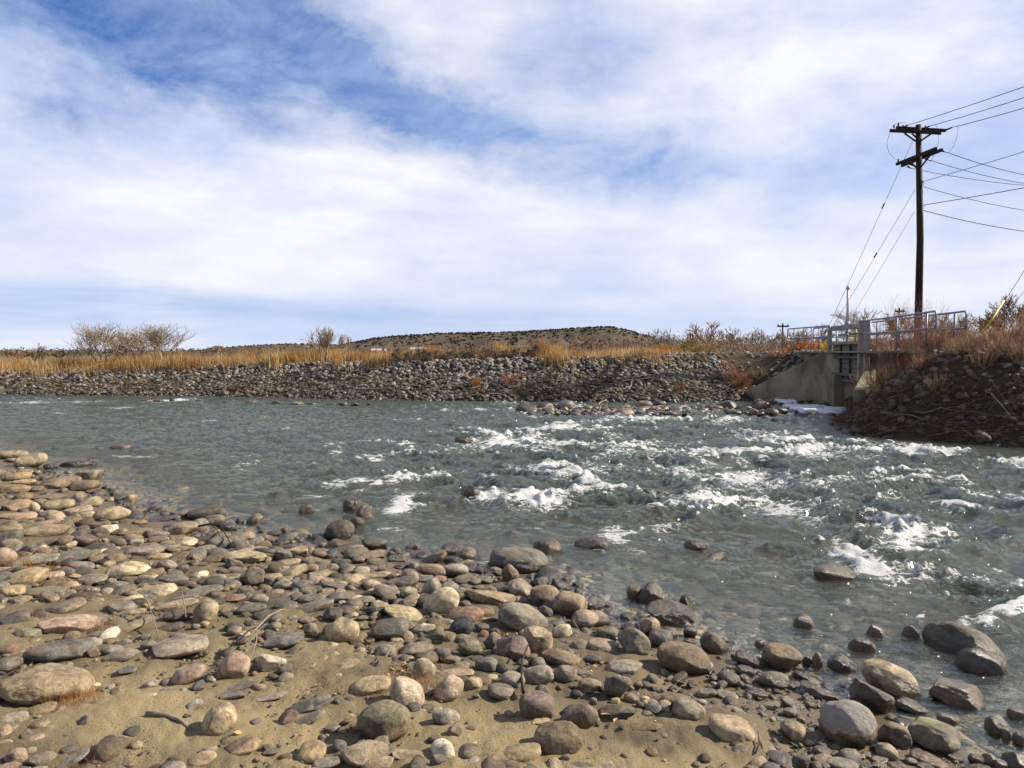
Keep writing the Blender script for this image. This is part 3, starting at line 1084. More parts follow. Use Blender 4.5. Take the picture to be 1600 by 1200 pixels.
# tile, x, y, w, h (in a 4.57x enlargement of that part of the photograph), tilt, tone, shape, short name
S = [
(1,90,142,200,70,-4,'tan','r','flat tan rock with a pale seam in the water at the left edge'),
(1,225,188,205,108,12,'tan','r','domed tan boulder with dark wet base beside the flat seamed rock'),
(1,540,203,200,38,5,'wet','r','low black strip of wet rock right of the domed boulder'),
(1,360,222,90,40,0,'wet','r',''),(1,655,190,70,34,0,'wet','r',''),
(1,130,300,170,75,5,'ochre','r',''),(1,180,262,110,45,0,'brown','r',''),(1,170,340,150,50,0,'ochre','r',''),
(1,100,385,205,75,-3,'ochre','r','big yellow brown cobble at the left edge'),
(1,640,287,180,75,5,'gray','a','mottled grey angular rock farthest out at the upper left shore'),
(1,430,345,270,100,4,'brown','r','large smooth brown boulder half in the water at upper left'),
(1,605,362,205,90,5,'brown','r','brown boulder with a cracked top right of the large smooth one'),
(1,655,403,90,35,0,'green','r',''),(1,250,385,110,50,0,'brown','r',''),
(1,115,505,240,90,-3,'brown','a','long rusty brown boulder with a pale right end'),
(1,250,515,65,75,0,'cream','r',''),
(1,120,582,250,65,0,'pink','r','long flat pinkish slab at the left edge'),
(1,410,500,215,90,5,'tan','r','blotched grey and tan boulder left of the reddish angular rock'),
(1,650,482,170,78,10,'tan','a',''),(1,350,445,220,50,0,'brown','r',''),
(1,555,540,190,80,15,'pink','a','reddish angular rock with a shaded hollow'),
(1,625,570,110,60,0,'cream','r',''),
(1,800,565,240,115,3,'tan','r','large tan boulder with a cracked pale front at the shoreline'),
(1,510,608,150,60,0,'brown','r',''),(1,355,630,180,55,8,'pink','r',''),(1,715,640,140,50,0,'brown','r',''),
(1,310,690,340,100,3,'tan','r','long beige and grey boulder with a flat top'),
(1,70,738,165,115,20,'slate','r','dark slate boulder shaped like a bowl at the left edge'),
(1,460,755,120,80,15,'brown','r',''),(1,500,790,100,60,20,'cream','r',''),(1,610,752,160,75,-3,'purple','r',''),
(1,540,860,290,90,3,'slate','r','flattened slate grey boulder in the upper left cobbles'),
(1,1030,832,260,85,2,'gray','r','pale grey low boulder with a smooth round back'),
(1,1310,675,210,105,8,'tan','r','domed tan boulder with a shaded base near the water'),
(1,1000,690,290,55,-3,'brown','r',''),
(1,1470,552,240,112,12,'dark','a','angular black and gold boulder standing in the water'),
(1,1520,608,160,80,8,'tan','r','rounded tan cobble in front of the black and gold boulder'),
(1,1100,524,110,36,10,'wet','r',''),
(1,1210,908,290,115,25,'brown','r','long dark brown boulder leaning up to the right'),
(1,915,968,290,125,2,'cream','r','smooth egg shaped beige boulder'),
(1,660,1028,200,80,4,'gray','r',''),
(1,185,1020,290,138,8,'ochre','r','large golden loaf shaped boulder near the orange grass'),
(1,85,1115,170,88,0,'ochre','r',''),(1,335,1120,250,82,-3,'green','r','speckled greenish grey flattened cobble'),
(1,390,1008,130,75,5,'pink','r',''),(1,575,935,180,75,-8,'gray','r',''),
(1,28,880,150,150,60,'pink','r','pink tan boulder cut by the left edge beside orange grass'),
(1,240,890,330,80,-3,'gray','r',''),(1,820,885,150,80,0,'brown','r',''),
(1,1110,1120,290,108,8,'tan','r','long tan cobble with rounded ends above the sandy patch'),
(1,1450,1120,280,92,5,'gray','r',''),(1,1310,1168,210,50,0,'pink','r',''),
(1,1330,762,170,72,0,'cream','a',''),(1,1450,725,150,58,0,'gray','r',''),(1,1130,750,150,58,0,'brown','r',''),
(1,1430,1000,100,60,5,'white','r',''),(1,1240,1032,200,78,0,'slate','r',''),(1,1550,1030,130,75,0,'gray','r',''),
(1,710,800,200,58,0,'dark','r',''),(1,840,1070,160,58,0,'gray','r',''),(1,1530,885,190,70,10,'brown','r',''),
(1,1210,800,150,50,5,'gray','r',''),(1,1470,810,150,55,0,'green','r',''),(1,960,740,120,50,0,'brown','r',''),(1,850,690,130,50,0,'brown','r',''),
(1,1120,600,200,45,0,'wet','a',''),(1,1000,625,100,45,0,'brown','r',''),(1,930,520,110,50,0,'dark','a',''),
(2,450,50,300,110,12,'olive','r','olive brown wedge shaped stone in the sand at left'),
(2,500,165,400,135,-3,'pink','r','broad flat pinkish boulder half buried in sand'),
(2,90,140,220,112,15,'slate','r','slate grey flat stone at the left edge with dead weeds'),
(2,210,235,190,88,-10,'green','a',''),(2,515,250,120,78,0,'olive','r',''),
(2,440,350,470,155,-5,'slate','r','large dark slate slab with a tan patch'),
(2,910,190,370,115,18,'tan','r','long smooth tan stone leaning to the right on the sand'),
(2,790,290,110,58,0,'brown','r',''),(2,800,345,140,68,0,'gray','r',''),
(2,860,385,240,88,8,'gray','r','scratched grey oval stone on the sand'),
(2,670,365,90,72,0,'brown','a',''),(2,60,340,130,78,0,'red','r',''),(2,60,450,180,95,0,'gray','r',''),
(2,340,585,600,290,-8,'tan','r','largest boulder of the lower left, a cracked tan block'),
(2,300,770,190,82,10,'ochre','r','yellow brown stone below the cracked tan block'),
(2,1290,320,380,148,3,'gray','r','speckled grey brown boulder with a pointed right end'),
(2,1210,190,200,72,10,'dark','r',''),(2,1040,255,90,48,0,'slate','r',''),(2,1060,315,110,65,0,'gray','r',''),
(2,1470,78,200,165,50,'tan','r','upright tan oval boulder beside driftwood twigs'),
(2,1260,25,300,70,5,'tan','r','tan boulder with driftwood twigs across its front'),
(2,1270,105,200,80,0,'dark','r',''),(2,870,40,200,78,0,'gray','r',''),(2,940,75,200,42,0,'tan','r',''),
(2,905,492,130,48,0,'slate','r','small slate pebble lying alone on the sand'),
(2,1350,520,240,148,20,'pink','r','mauve tan boulder left of the large pinkish leaning one'),
(2,1080,590,100,58,0,'gray','r',''),
(2,1390,738,125,78,15,'white','r','bright white oval pebble alone on the sand'),
(2,855,640,120,78,0,'brown','a',''),(2,100,835,180,85,0,'gray','r',''),
(2,585,880,130,75,40,'slate','a','flat dark shard of slate lying in the sand'),
(2,250,990,130,82,10,'pink','r','small pink oval stone on the sand at lower left'),
(2,370,942,90,38,0,'cream','r',''),(2,115,1110,140,115,0,'pink','r',''),(2,300,1120,180,88,0,'gray','r',''),
(2,480,1155,310,125,25,'gray','r','big grey stone cut by the bottom edge at left'),
(2,500,1060,130,78,0,'slate','r',''),(2,1440,1130,210,105,5,'tan','r',''),
(2,1090,675,70,42,0,'white','r',''),(2,1155,690,55,33,0,'pink','r',''),(2,1190,632,90,38,0,'gray','r',''),(2,1420,600,100,75,20,'slate','a',''),
(2,720,715,130,48,0,'tan','r',''),(2,840,737,110,40,0,'tan','r',''),(2,40,1020,110,70,0,'pink','r',''),(2,220,1070,90,60,0,'gray','r',''),(2,60,1180,150,60,0,'pink','r',''),
(3,590,534,110,42,5,'wetbrown','r','glossy orange brown rock awash in the shallows'),
(3,215,602,120,68,25,'brown','r',''),(3,915,512,130,58,0,'wet','r',''),(3,1005,557,120,62,0,'wetred','r',''),
(3,820,682,220,148,25,'dark','r','big dark rounded boulder standing in the shallows at centre left'),
(3,950,630,110,48,0,'wetred','r',''),
(3,1075,772,185,92,-5,'dark','a','black and tan cobble right of the big dark shallows boulder'),
(3,320,745,130,72,-20,'brown','r',''),(3,435,682,60,46,0,'brown','r',''),(3,360,702,110,38,0,'brown','r',''),
(3,130,730,180,72,10,'tan','r',''),(3,110,785,130,85,0,'gray','r',''),(3,260,795,160,72,15,'brown','r',''),
(3,515,845,170,88,0,'tan','a',''),(3,890,820,220,52,5,'tan','r',''),(3,1060,865,180,88,5,'brown','a',''),
(3,685,850,110,82,0,'brown','r',''),(3,860,915,90,58,0,'slate','r',''),(3,780,950,95,63,0,'gray','r','small round grey cobble among the shore stones'),
(3,1240,882,140,56,0,'brown','r',''),(3,1190,850,60,46,0,'brown','r',''),
(3,150,872,290,95,-5,'tan','r','long domed tan boulder with a brown right end'),
(3,215,1020,150,145,75,'purple','a','purple red boulder with a pale pink vein'),
(3,450,920,200,78,10,'tan','r',''),(3,480,985,230,105,15,'tan','a',''),(3,620,960,110,88,0,'brown','r',''),(3,415,1070,130,72,10,'gray','r',''),
(3,1030,955,140,52,0,'brown','r',''),(3,1110,1000,250,52,0,'tan','r',''),
(3,1270,1055,240,82,5,'slate','r','long dark cobble lying across the shore stones'),
(3,1165,1120,190,108,-20,'gray','r',''),(3,1320,1130,130,98,0,'gray','r',''),
(3,730,1055,110,72,0,'gray','r',''),(3,565,1060,130,52,0,'brown','r',''),(3,840,1060,90,43,0,'pink','r',''),
(3,155,1110,120,72,0,'gray','r',''),(3,80,1165,150,58,0,'red','r',''),(3,250,1165,130,68,0,'gray','r',''),(3,840,1155,190,78,0,'slate','r',''),(3,620,1168,170,68,0,'slate','r',''),
(3,1380,805,60,28,0,'brown','r',''),(3,700,920,110,55,0,'green','r',''),(3,960,890,90,60,0,'brown','r',''),
(4,190,50,220,88,5,'slate','r',''),(4,440,30,170,78,0,'slate','r',''),
(4,630,45,310,98,12,'gray','r','long grey stone with a pale right end'),
(4,780,90,140,92,0,'dark','a',''),
(4,845,205,240,205,0,'tan','r','round blotched boulder with a diagonal dark band'),
(4,425,275,290,115,8,'slate','r','two toned stone, slate above and cream below'),
(4,625,205,115,98,-40,'gray','r',''),(4,75,205,100,68,0,'gray','r',''),(4,130,235,110,48,0,'cream','r',''),
(4,340,430,200,138,0,'white','a','angular whitish quartz block with sharp edges'),
(4,70,470,230,200,55,'pink','r','large pinkish leaning boulder beside the reddish branch'),
(4,1185,195,270,158,3,'slate','r','dark boulder with a round pale scar'),
(4,1280,80,280,120,-15,'tan','r','tan ridge backed stone above the scarred dark boulder'),
(4,1110,25,130,68,0,'cream','r',''),
(4,1375,345,240,108,5,'green','r','blue green cobble with white flecks'),
(4,1430,485,170,158,0,'cream','s','round cream cobble like a ball'),
(4,1420,195,170,78,5,'gray','r',''),
(4,1050,605,290,148,5,'tan','r','long tan stone lying among dry leaves'),
(4,1305,660,270,215,-40,'cream','s','large smooth beige egg shaped boulder'),
(4,1140,860,380,288,5,'olive','s','biggest round speckled olive brown boulder'),
(4,1585,830,200,130,-5,'gray','r','low grey stone half sunk right of the biggest round boulder'),
(4,620,730,290,118,12,'slate','a','coarse dark slate lump in the sand'),
(4,580,860,300,115,22,'gray','a','grey tapering stone leaning out of the sand'),
(4,460,830,150,95,25,'red','a','small dark red pointed stone'),
(4,1005,1085,350,180,-5,'tan','r','bean shaped tan boulder with a shadowed front'),
(4,1095,1155,240,100,3,'tan','r','beige stone at the bottom edge under the bean shaped boulder'),
(4,1330,1095,270,105,-15,'pink','a','pale pinkish flat slab right of the bean shaped boulder'),
(4,735,1155,200,78,8,'gray','r',''),(4,1530,1150,120,98,0,'slate','a',''),
(4,-25,858,260,225,62,'tan','r','big upright tan boulder above the yellow crusted stone'),
(4,140,1035,250,138,15,'ochre','r','yellow crusted stone beside a dry leaf'),
(4,120,600,280,58,8,'gray','r',''),(4,70,665,200,58,0,'slate','a',''),(4,335,680,230,53,8,'gray','r',''),
(4,680,420,130,68,20,'tan','r',''),(4,860,450,220,78,5,'tan','r',''),(4,570,470,180,78,10,'brown','r',''),
(4,875,385,100,48,0,'green','r',''),(4,785,385,80,58,0,'pink','r',''),(4,785,430,60,28,0,'tan','r',''),
(4,335,1075,120,38,0,'slate','r',''),(4,770,905,120,55,0,'gray','r',''),(4,785,540,130,45,5,'cream','r',''),(4,780,310,70,50,-20,'white','a',''),
(5,255,80,175,73,5,'wet','r',''),(5,355,128,160,102,20,'brown','r','brown cobble in the water with light on its top'),
(5,130,150,200,118,30,'brown','a','two toned brown rock behind the dark shiny cobble'),
(5,115,240,200,108,-5,'brown','r','dark shiny cobble with a tan crown at the pool edge'),
(5,285,235,180,103,0,'gray','r',''),(5,395,280,120,52,0,'ochre','r',''),
(5,735,160,420,198,-5,'slate','r','largest boulder at the waterline, dark grey with a tan lower right face'),
(5,665,262,125,118,50,'brown','a','upright angular rock in front of the largest waterline boulder'),
(5,940,67,210,78,-3,'wetred','r','wet dark red rock in the water behind the largest waterline boulder'),
(5,560,303,55,33,0,'orange','r','small bright orange pebble at the water edge'),
(5,70,298,130,58,0,'gray','r',''),(5,115,365,150,125,50,'gray','r',''),
(5,180,460,270,200,35,'cream','r','large pale smooth boulder with a bright top'),
(5,530,425,370,128,-5,'ochre','a','rough crusty golden block'),
(5,750,368,190,145,5,'gray','a',''),(5,890,320,120,88,0,'slate','r',''),
(5,1035,337,145,92,-10,'dark','a','dark pointed rock at the edge of the shallows'),
(5,920,425,210,168,5,'brown','r','smooth brown boulder left of the big cracked round one'),
(5,1100,485,250,198,5,'tan','r','big cracked round tan boulder'),
(5,1200,590,210,148,10,'cream','r','blotched cream boulder below the big cracked round one'),
(5,345,550,285,132,5,'red','r','smooth brick pink loaf shaped stone'),
(5,320,645,190,148,25,'black','s','smooth blue black egg shaped stone'),
(5,765,580,370,215,-20,'gray','r','large hump backed pale grey boulder'),
(5,870,742,220,212,0,'tan','a','blocky tan boulder under the hump backed one'),
(5,695,792,240,185,5,'purple','a','grooved purple grey boulder'),
(5,1040,680,155,118,25,'cream','r','cream and black cobble at the sandy pool'),
(5,1010,627,130,78,0,'slate','r',''),
(5,500,912,160,118,-5,'slate','r','rounded blue grey cobble with a pink end'),
(5,280,970,270,72,3,'tan','r','long flat tan cobble right of the cream ball'),
(5,235,1080,225,180,25,'cream','s','large smooth cream grey egg on the sand'),
(5,540,998,85,43,0,'cream','r',''),(5,410,1045,130,88,0,'tan','r',''),(5,480,1030,120,68,0,'brown','r',''),
(5,605,1100,190,112,-5,'gray','r','flat topped grey stone half sunk in sand'),
(5,880,990,210,168,5,'gray','s','round grey boulder with a greenish cast'),
(5,1070,977,165,128,0,'gray','s','smaller round grey boulder beside the greenish one'),
(5,1035,862,280,128,-10,'brown','r','half rust and half grey boulder'),
(5,1345,780,250,118,-10,'pink','r','pinkish oblong cobble on wet sand'),
(5,1490,930,260,108,5,'gray','r','low grey oblong stone behind the peaked rock'),
(5,1440,1062,210,198,15,'slate','a','faceted dark rock like a small peak'),
(5,1370,682,170,98,0,'tan','r',''),(5,190,840,120,98,20,'slate','r',''),(5,480,695,80,68,0,'red','r','small brick red pebble among the centre stones'),(5,475,640,95,63,0,'slate','r',''),
(5,390,780,180,125,0,'olive','a',''),(5,550,740,125,100,50,'gray','r',''),(5,150,700,130,118,40,'green','a',''),(5,65,650,140,78,5,'cream','r',''),
(5,1240,1060,170,98,0,'olive','r',''),(5,1140,1120,85,60,0,'dark','r',''),(5,930,535,100,98,0,'dark','r',''),(5,1570,395,130,90,5,'brown','r',''),
(5,600,930,90,70,0,'slate','r',''),(5,1190,970,120,60,-10,'gray','a',''),(5,250,870,130,60,0,'brown','r',''),(5,330,910,110,50,0,'olive','r',''),
(6,1330,300,240,215,-30,'gray','a','large lumpy grey boulder above the sandy pool'),
(6,1440,182,150,135,0,'ochre','a',''),(6,1520,270,170,145,5,'slate','s','round dark cobble with a tan right side'),
(6,635,755,260,208,-5,'purple','r','mauve boulder with a pale lower rim'),
(6,930,830,290,208,30,'purple','s','smooth mauve grey boulder behind the speckled brown one'),
(6,795,982,360,248,5,'brown','s','big speckled brown oval boulder'),
(6,495,1097,350,148,12,'ochre','r','golden loaf shaped stone in front of the speckled boulder'),
(6,45,935,110,98,25,'slate','r','small blue grey cobble at the foot of the low sunken stone'),
(6,960,1178,200,60,0,'slate','r',''),(6,1200,790,280,125,15,'dark','a','jagged black rock in the sand'),
(6,1400,890,270,68,8,'brown','r',''),(6,1310,690,110,73,0,'pink','r',''),(6,1405,700,70,53,0,'white','r',''),(6,1370,735,60,50,0,'gray','r',''),
(6,1500,695,90,43,0,'brown','r',''),(6,1357,595,70,43,0,'brown','r',''),(6,1035,715,60,58,0,'pink','r',''),(6,200,678,50,33,0,'green','r',''),(6,840,1120,70,55,20,'slate','r',''),
(6,385,475,80,78,0,'slate','r',''),(6,530,435,90,48,0,'gray','r',''),(6,1190,185,90,70,0,'tan','r',''),
(7,90,130,220,125,5,'dark','a','jagged dark rock with a cream top standing in the water'),
(7,265,280,440,170,-18,'dark','a','long rugged black boulder with a weathered top'),
(7,340,175,120,48,0,'wet','r',''),
(7,310,595,385,230,-10,'brown','r','large smooth brown boulder at the wet sand'),
(7,530,485,205,162,-25,'brown','r','brown boulder at the water edge behind the large smooth one'),
(7,360,400,100,73,0,'brown','r',''),(7,360,462,90,38,0,'tan','r',''),(7,210,412,120,105,0,'brown','r',''),
(7,785,600,220,118,-12,'dark','r','dark smooth oval boulder left of the domed brown one'),
(7,1015,577,280,185,0,'brown','r','domed brown boulder with a pale top at the water'),
(7,750,682,140,92,0,'dark','r',''),(7,950,745,220,130,10,'olive','r',''),(7,1265,605,80,98,0,'brown','r',''),(7,1190,612,60,56,0,'dark','s',''),
(7,1440,627,190,102,12,'dark','a','dark tilted rock with a pale spot in the shallows'),
(7,1170,337,150,66,0,'wetbrown','r','low brown rock awash in the middle of the shallows'),
(7,865,487,90,40,0,'wetbrown','r',''),(7,1160,712,120,56,-20,'dark','r',''),
(7,1275,822,260,115,-12,'gray','a','grey ridged rock at the wet sand'),
(7,480,837,140,72,8,'cream','r',''),(7,620,857,160,72,-5,'cream','r',''),(7,830,832,150,78,0,'brown','a',''),(7,925,925,150,68,15,'cream','r',''),
(7,1095,917,190,95,-20,'gray','r',''),(7,1075,980,110,78,0,'gray','r',''),(7,1150,1035,65,58,0,'tan','r',''),
(7,350,957,240,165,-15,'gray','r','grey boulder with a white broken face'),
(7,250,890,190,115,0,'brown','r',''),(7,620,960,170,78,20,'cream','a',''),(7,760,1000,200,78,-25,'tan','r',''),
(7,665,1097,350,205,-12,'tan','s','grainy tan boulder half buried in the sand'),
(7,1095,1112,180,155,-20,'tan','r','tan stone standing in the pebbles left of the pale capped boulder'),
(7,110,880,100,38,0,'brown','r',''),(7,40,885,60,48,0,'white','r',''),(7,525,768,50,28,0,'white','r',''),
(8,1180,302,560,185,-14,'dark','r','long black boulder rising from the water like a back'),
(8,1290,442,330,145,-12,'wet','r','wet dark boulder just below the long black one'),
(8,640,562,410,235,-18,'tan','r','big sloping tan boulder with a pale patch on top'),
(8,510,692,300,225,-15,'dark','a','dark cracked boulder left of the big sloping tan one'),
(8,345,885,380,350,0,'CAP','s','huge round boulder with a pale grey cap and white ring'),
(8,680,962,225,185,-10,'brown','r','brown and pale boulder right of the huge capped one'),
(8,950,967,350,238,-8,'olive','r','large blocky olive boulder at the lower right water edge'),
(8,790,747,220,92,-15,'olive','r','flat olive oval stone in the pool under the sloping tan boulder'),
(8,1110,662,330,165,-10,'wetbrown','a','rough wet brown boulder with water running over it'),
(8,620,1077,155,130,-10,'cream','a',''),(8,920,1127,250,98,-8,'tan','r',''),(8,1400,890,150,118,-50,'olive','r','blotched olive stone in the shallows near the right edge'),
(8,1480,957,70,58,0,'olive','r',''),(8,1570,987,90,78,0,'wet','r',''),(8,1550,1140,190,130,0,'olive','r','olive boulder cut off by the bottom right corner'),
(8,790,1142,90,53,0,'gray','r',''),(8,495,1097,110,53,0,'gray','r',''),(8,295,1160,230,88,0,'gray','r',''),
(8,1260,1130,110,78,0,'brown','r',''),(8,1430,1170,90,78,0,'gray','r',''),(8,1110,1112,110,58,0,'brown','r',''),(8,750,872,150,48,0,'tan','r',''),(8,1060,837,150,56,0,'brown','r',''),
(8,440,322,180,60,-5,'wetbrown','r',''),(8,540,232,130,44,0,'wetbrown','r',''),(8,790,242,120,38,0,'wet','r',''),(8,1550,812,130,48,0,'wetbrown','r',''),
(8,265,1090,120,48,0,'brown','r',''),(8,650,832,70,38,0,'brown','r',''),(8,60,1010,80,40,0,'tan','r',''),(8,160,1030,80,60,0,'brown','r',''),
(8,570,1130,120,60,0,'white','r',''),(8,890,1175,120,50,0,'brown','r',''),(8,1350,1130,90,90,30,'olive','r',''),(8,560,1165,110,50,5,'gray','r',''),(8,690,1170,120,55,0,'brown','r',''),
]


def stone_object(name, cx, cy, w, h, tilt, tone, shape, seed, sub, parent=None, sink=0.22, floor=None, jitter=0.22, mat=None, depthk=None):
    """a stone that covers the given ellipse of the photograph and rests in the ground there"""
    cy_base = cy + h * 0.42
    if floor is None:
        g = ground_at(cx, cy_base, None)
        fl = terrain(np.array([g[0]]), np.array([g[1]]), False)[0]
    else:
        g = on_z(cx, cy_base, floor)
        fl = floor
    D = max(g[1], 1.0)
    rng = np.random.RandomState(seed)
    a = w / 2 / FPX * D                      # half width
    ratio = h / w
    phi = math.atan2(CAMZ - fl, math.hypot(g[0], g[1]))
    b = a * (rng.uniform(.70, .92) if ratio > .35 else rng.uniform(.55, .75))
    hh = h / 2 / FPX * D / math.cos(0)
    # visible half height of an ellipsoid seen from elevation phi
    c2 = hh * hh - (b * math.sin(phi)) ** 2
    c = math.sqrt(c2) / math.cos(phi) if c2 > 0 else 0
    if c < 0.42 * a * min(1, ratio * 1.6):
        c = 0.42 * a * min(1, ratio * 1.6)
        b2 = hh * hh - (c * math.cos(phi)) ** 2
        b = max(math.sqrt(b2) / math.sin(phi) if b2 > 0 else 0, a * .45)
    r = ray(cx, cy)
    k = D / r[1]
    # distance along the ray so the stone's middle is just behind its foot
    dd = b * 0.55
    k = (D + dd) / r[1]
    C = np.array([r[0] * k, r[1] * k, CAMZ + r[2] * k])
    th = terrain(np.array([C[0]]), np.array([C[1]]), False)[0] if floor is None else floor
    # underside shall not hover
    if C[2] - c > th - 0.05 * c:
        c_ext = C[2] - (th - 0.12 * c)
        c = (c + c_ext) / 2 + .0
        C[2] -= (c_ext - c) * 0.5 + 0.0
        c = max(c, C[2] - th + 0.08 * a)
    V, F = stone_shape(sub, seed, shape)
    R = Matrix.Rotation(math.atan2(-C[0], C[1]), 3, 'Z') @ Matrix.Rotation(-math.radians(tilt), 3, 'Y')
    o = link(name, mesh_np(name, V, F, mat or M['stone']), parent, loc=tuple(C))
    o.scale = (a * 1.03, b, c)
    o.rotation_euler = R.to_euler()
    t = TONE.get(tone, (.3, .25, .17))
    j = rng.uniform(1 - jitter, 1 + jitter)
    t = [min(x * j * rng.uniform(.96, 1.04), .9) for x in t]
    o.color = (t[0], t[1], t[2], 0.0 if tone.startswith('wet') else 1.0)
    return o, C, (a, b, c)


placed = []          # x, y, radius in the ground plane
named, unnamed = [], []
for i, (tl, tx, ty, tw, thh, tilt, tone, shp, lab) in enumerate(S):
    ox, oy = TILE[tl]
    cx, cy, w, h = ox + tx * .21875, oy + ty * .21875, tw * .21875, thh * .21875
    if 4 < abs(tilt) <= 30:
        # the noted size is the upright box round a tilted stone
        sn_, cs_ = math.sin(math.radians(abs(tilt))), math.cos(math.radians(tilt))
        h = math.sqrt(max(h * h - (w * sn_) ** 2 * .8, (.55 * h) ** 2)) / cs_
    sub = 6 if w > 110 else 5 if w > 55 else 4 if w > 20 else 3
    nm = 'boulder' if w > 34 else 'cobble' if w > 20 else 'pebble'
    o, C, (a, b, c) = stone_object(nm, cx, cy, w, h, tilt, tone, shp, 100 + i, sub, mat=M['capped'] if tone == 'CAP' else None)
    if tone == 'CAP':
        o.color = (.19, .13, .07, 1)
    placed.append((C[0], C[1], max(a, b) * .86, a, b))
    o['category'] = 'stone'
    o['group'] = 'stones of the near beach'
    rec = (o, cx, cy, w, h, tone, shp, lab)
    if lab:
        o['label'] = lab
        named.append(rec)
    else:
        unnamed.append(rec)
used_labels = {}
for (o, cx, cy, w, h, tone, shp, lab) in sorted(unnamed, key=lambda r: -r[3]):
    near = sorted(named, key=lambda r: math.hypot(r[1] - cx, (r[2] - cy) * 1.3) - (r[3] + w) * .25)[:3]
    size = 'small' if w < 24 else 'medium' if w < 42 else 'large'
    form = 'angular ' if shp == 'a' else 'flat ' if h / w < .42 else 'rounded ' if h / w > .62 else 'oval '
    done = False
    for n in near:
        dx, dy = cx - n[1], cy - n[2]
        ang = math.degrees(math.atan2(-dy, dx))
        rel = ('right of' if abs(ang) < 35 else 'behind' if 35 <= ang < 145 else 'in front of' if -145 < ang <= -35 else 'left of')
        short = n[7].split(' with ')[0].split(' beside ')[0].split(' standing ')[0].split(' lying ')[0].split(',')[0]
        short = ' '.join(short.split()[:10])
        L = '%s %s%s %s %s the %s' % (size, form, CNAME[tone], 'stone', rel, short)
        L = ' '.join(L.split()[:16])
        if L not in used_labels:
            used_labels[L] = 1
            o['label'] = L
            done = True
            break
    if not done:
        o['label'] = ' '.join(('second ' + L).split()[:16])

# loose cobbles and pebbles that fill the gaps
PL = np.array(placed)


def fill_stones(name, n, seed, size_rng, dens, sub, label, avoid=0.9, power=1.6, maxz=None):
    rng = np.random.RandomState(seed)
    V0, C0 = [], []
    F0 = []
    shapes = [stone_shape(sub, 900 + seed * 20 + k, 'a' if k % 4 == 3 else 'r') for k in range(10)]
    base = 0
    N = 0
    for _ in range(40):
        m = 6000
        px = rng.uniform(-40, 1640, m)
        py = 690 + (1230 - 690) * rng.rand(m) ** 0.9
        keep = rng.rand(m) < dens(px, py)
        px, py = px[keep], py[keep]
        # ground plane guess then terrain
        dirx = (px - 800) / FPX
        zt = np.full(px.shape, 0.2)
        for __ in range(4):
            D = (CAMZ - zt) * FPX / np.maximum(py - 552, 10)
            X_, Y_ = dirx * D, D
            zt = np.maximum(terrain(X_, Y_, False), -0.3)
        s = size_rng[0] * (size_rng[1] / size_rng[0]) ** (rng.rand(len(px)) ** power)
        s = s * np.clip(Y_ / 6.0, 0.75, 1.35)
        for x_, y_, z_, r_ in zip(X_, Y_, zt, s):
            if N >= n:
                break
            d2 = (PL[:, 0] - x_) ** 2 + (PL[:, 1] - y_) ** 2
            if (d2 < (PL[:, 2] * avoid + r_ * .5) ** 2).any():
                continue
            V_, F_ = shapes[rng.randint(10)]
            sx, sy, sz = r_ * rng.uniform(.8, 1.25), r_ * rng.uniform(.6, 1.0), r_ * rng.uniform(.28, .72)
            a = rng.uniform(0, 2 * math.pi)
            ca, sa = math.cos(a), math.sin(a)
            tl = rng.normal(0, .22)
            v = V_ * np.array([sx, sy, sz])
            v = np.stack([v[:, 0] * math.cos(tl) - v[:, 2] * math.sin(tl), v[:, 1], v[:, 0] * math.sin(tl) + v[:, 2] * math.cos(tl)], 1)
            v = np.stack([v[:, 0] * ca - v[:, 1] * sa, v[:, 0] * sa + v[:, 1] * ca, v[:, 2]], 1)
            zc = z_ + sz * rng.uniform(-.05, .55)
            if maxz is not None:
                zc = min(zc, maxz - sz)
            v = v + np.array([x_, y_, zc])
            V0.append(v)
            F0.append(F_ + base)
            base += len(v)
            tone = rng.choice(['tan', 'gray', 'slate', 'brown', 'ochre', 'pink', 'dark', 'cream', 'green', 'white', 'red', 'olive'],
                              p=[.17, .22, .14, .16, .06, .04, .09, .04, .03, .01, .01, .03])
            t = np.array(TONE[tone]) * rng.uniform(.36, 1.15)
            C0.append(np.tile(t, (len(v), 1)))
            N += 1
        if N >= n:
            break
    V = np.vstack(V0)
    o = link(name, mesh_np(name, V, np.vstack(F0), M['stones'], {'tint': ('FLOAT_COLOR', np.vstack(C0))}), label=label, cat='stones', kind='stuff')
    return o


def px_sn(px, py):
    D = (CAMZ - .1) * FPX / np.maximum(py - 552, 10)
    return s_near((px - 800) / FPX * D, D), D, (px - 800) / FPX * D


def sandy(px, py):
    """0..1 where the beach is bare sand"""
    s = np.zeros(px.shape)
    for cx, cy, rx, ry, k in ((210, 1105, 170, 90, 1), (430, 1120, 110, 90, .9), (120, 960, 130, 22, .6), (760, 1120, 120, 60, 1), (1060, 1170, 150, 40, 1), (960, 1190, 160, 60, 1), (430, 1000, 120, 50, .75),
                              (1060, 1020, 70, 45, .9), (1230, 1170, 70, 30, .8), (560, 1090, 60, 60, .6), (330, 1000, 70, 60, .6), (660, 1130, 60, 80, .8), (480, 985, 120, 28, .6)):
        s = np.maximum(s, k * np.exp(-(((px - cx) / rx) ** 2 + ((py - cy) / ry) ** 2) ** 1.5))
    return s


def dens_mid(px, py):
    sn, D, X_ = px_sn(px, py)
    d = sstep(-0.25, 0.15, sn) * (1 - sstep(3.2, 5.2, sn) * .6)
    d = d * (1 - .97 * sandy(px, py))
    return np.clip(d * (.14 + .86 * sstep(1100, 920, py + .1 * np.abs(px - 500))), 0, 1)


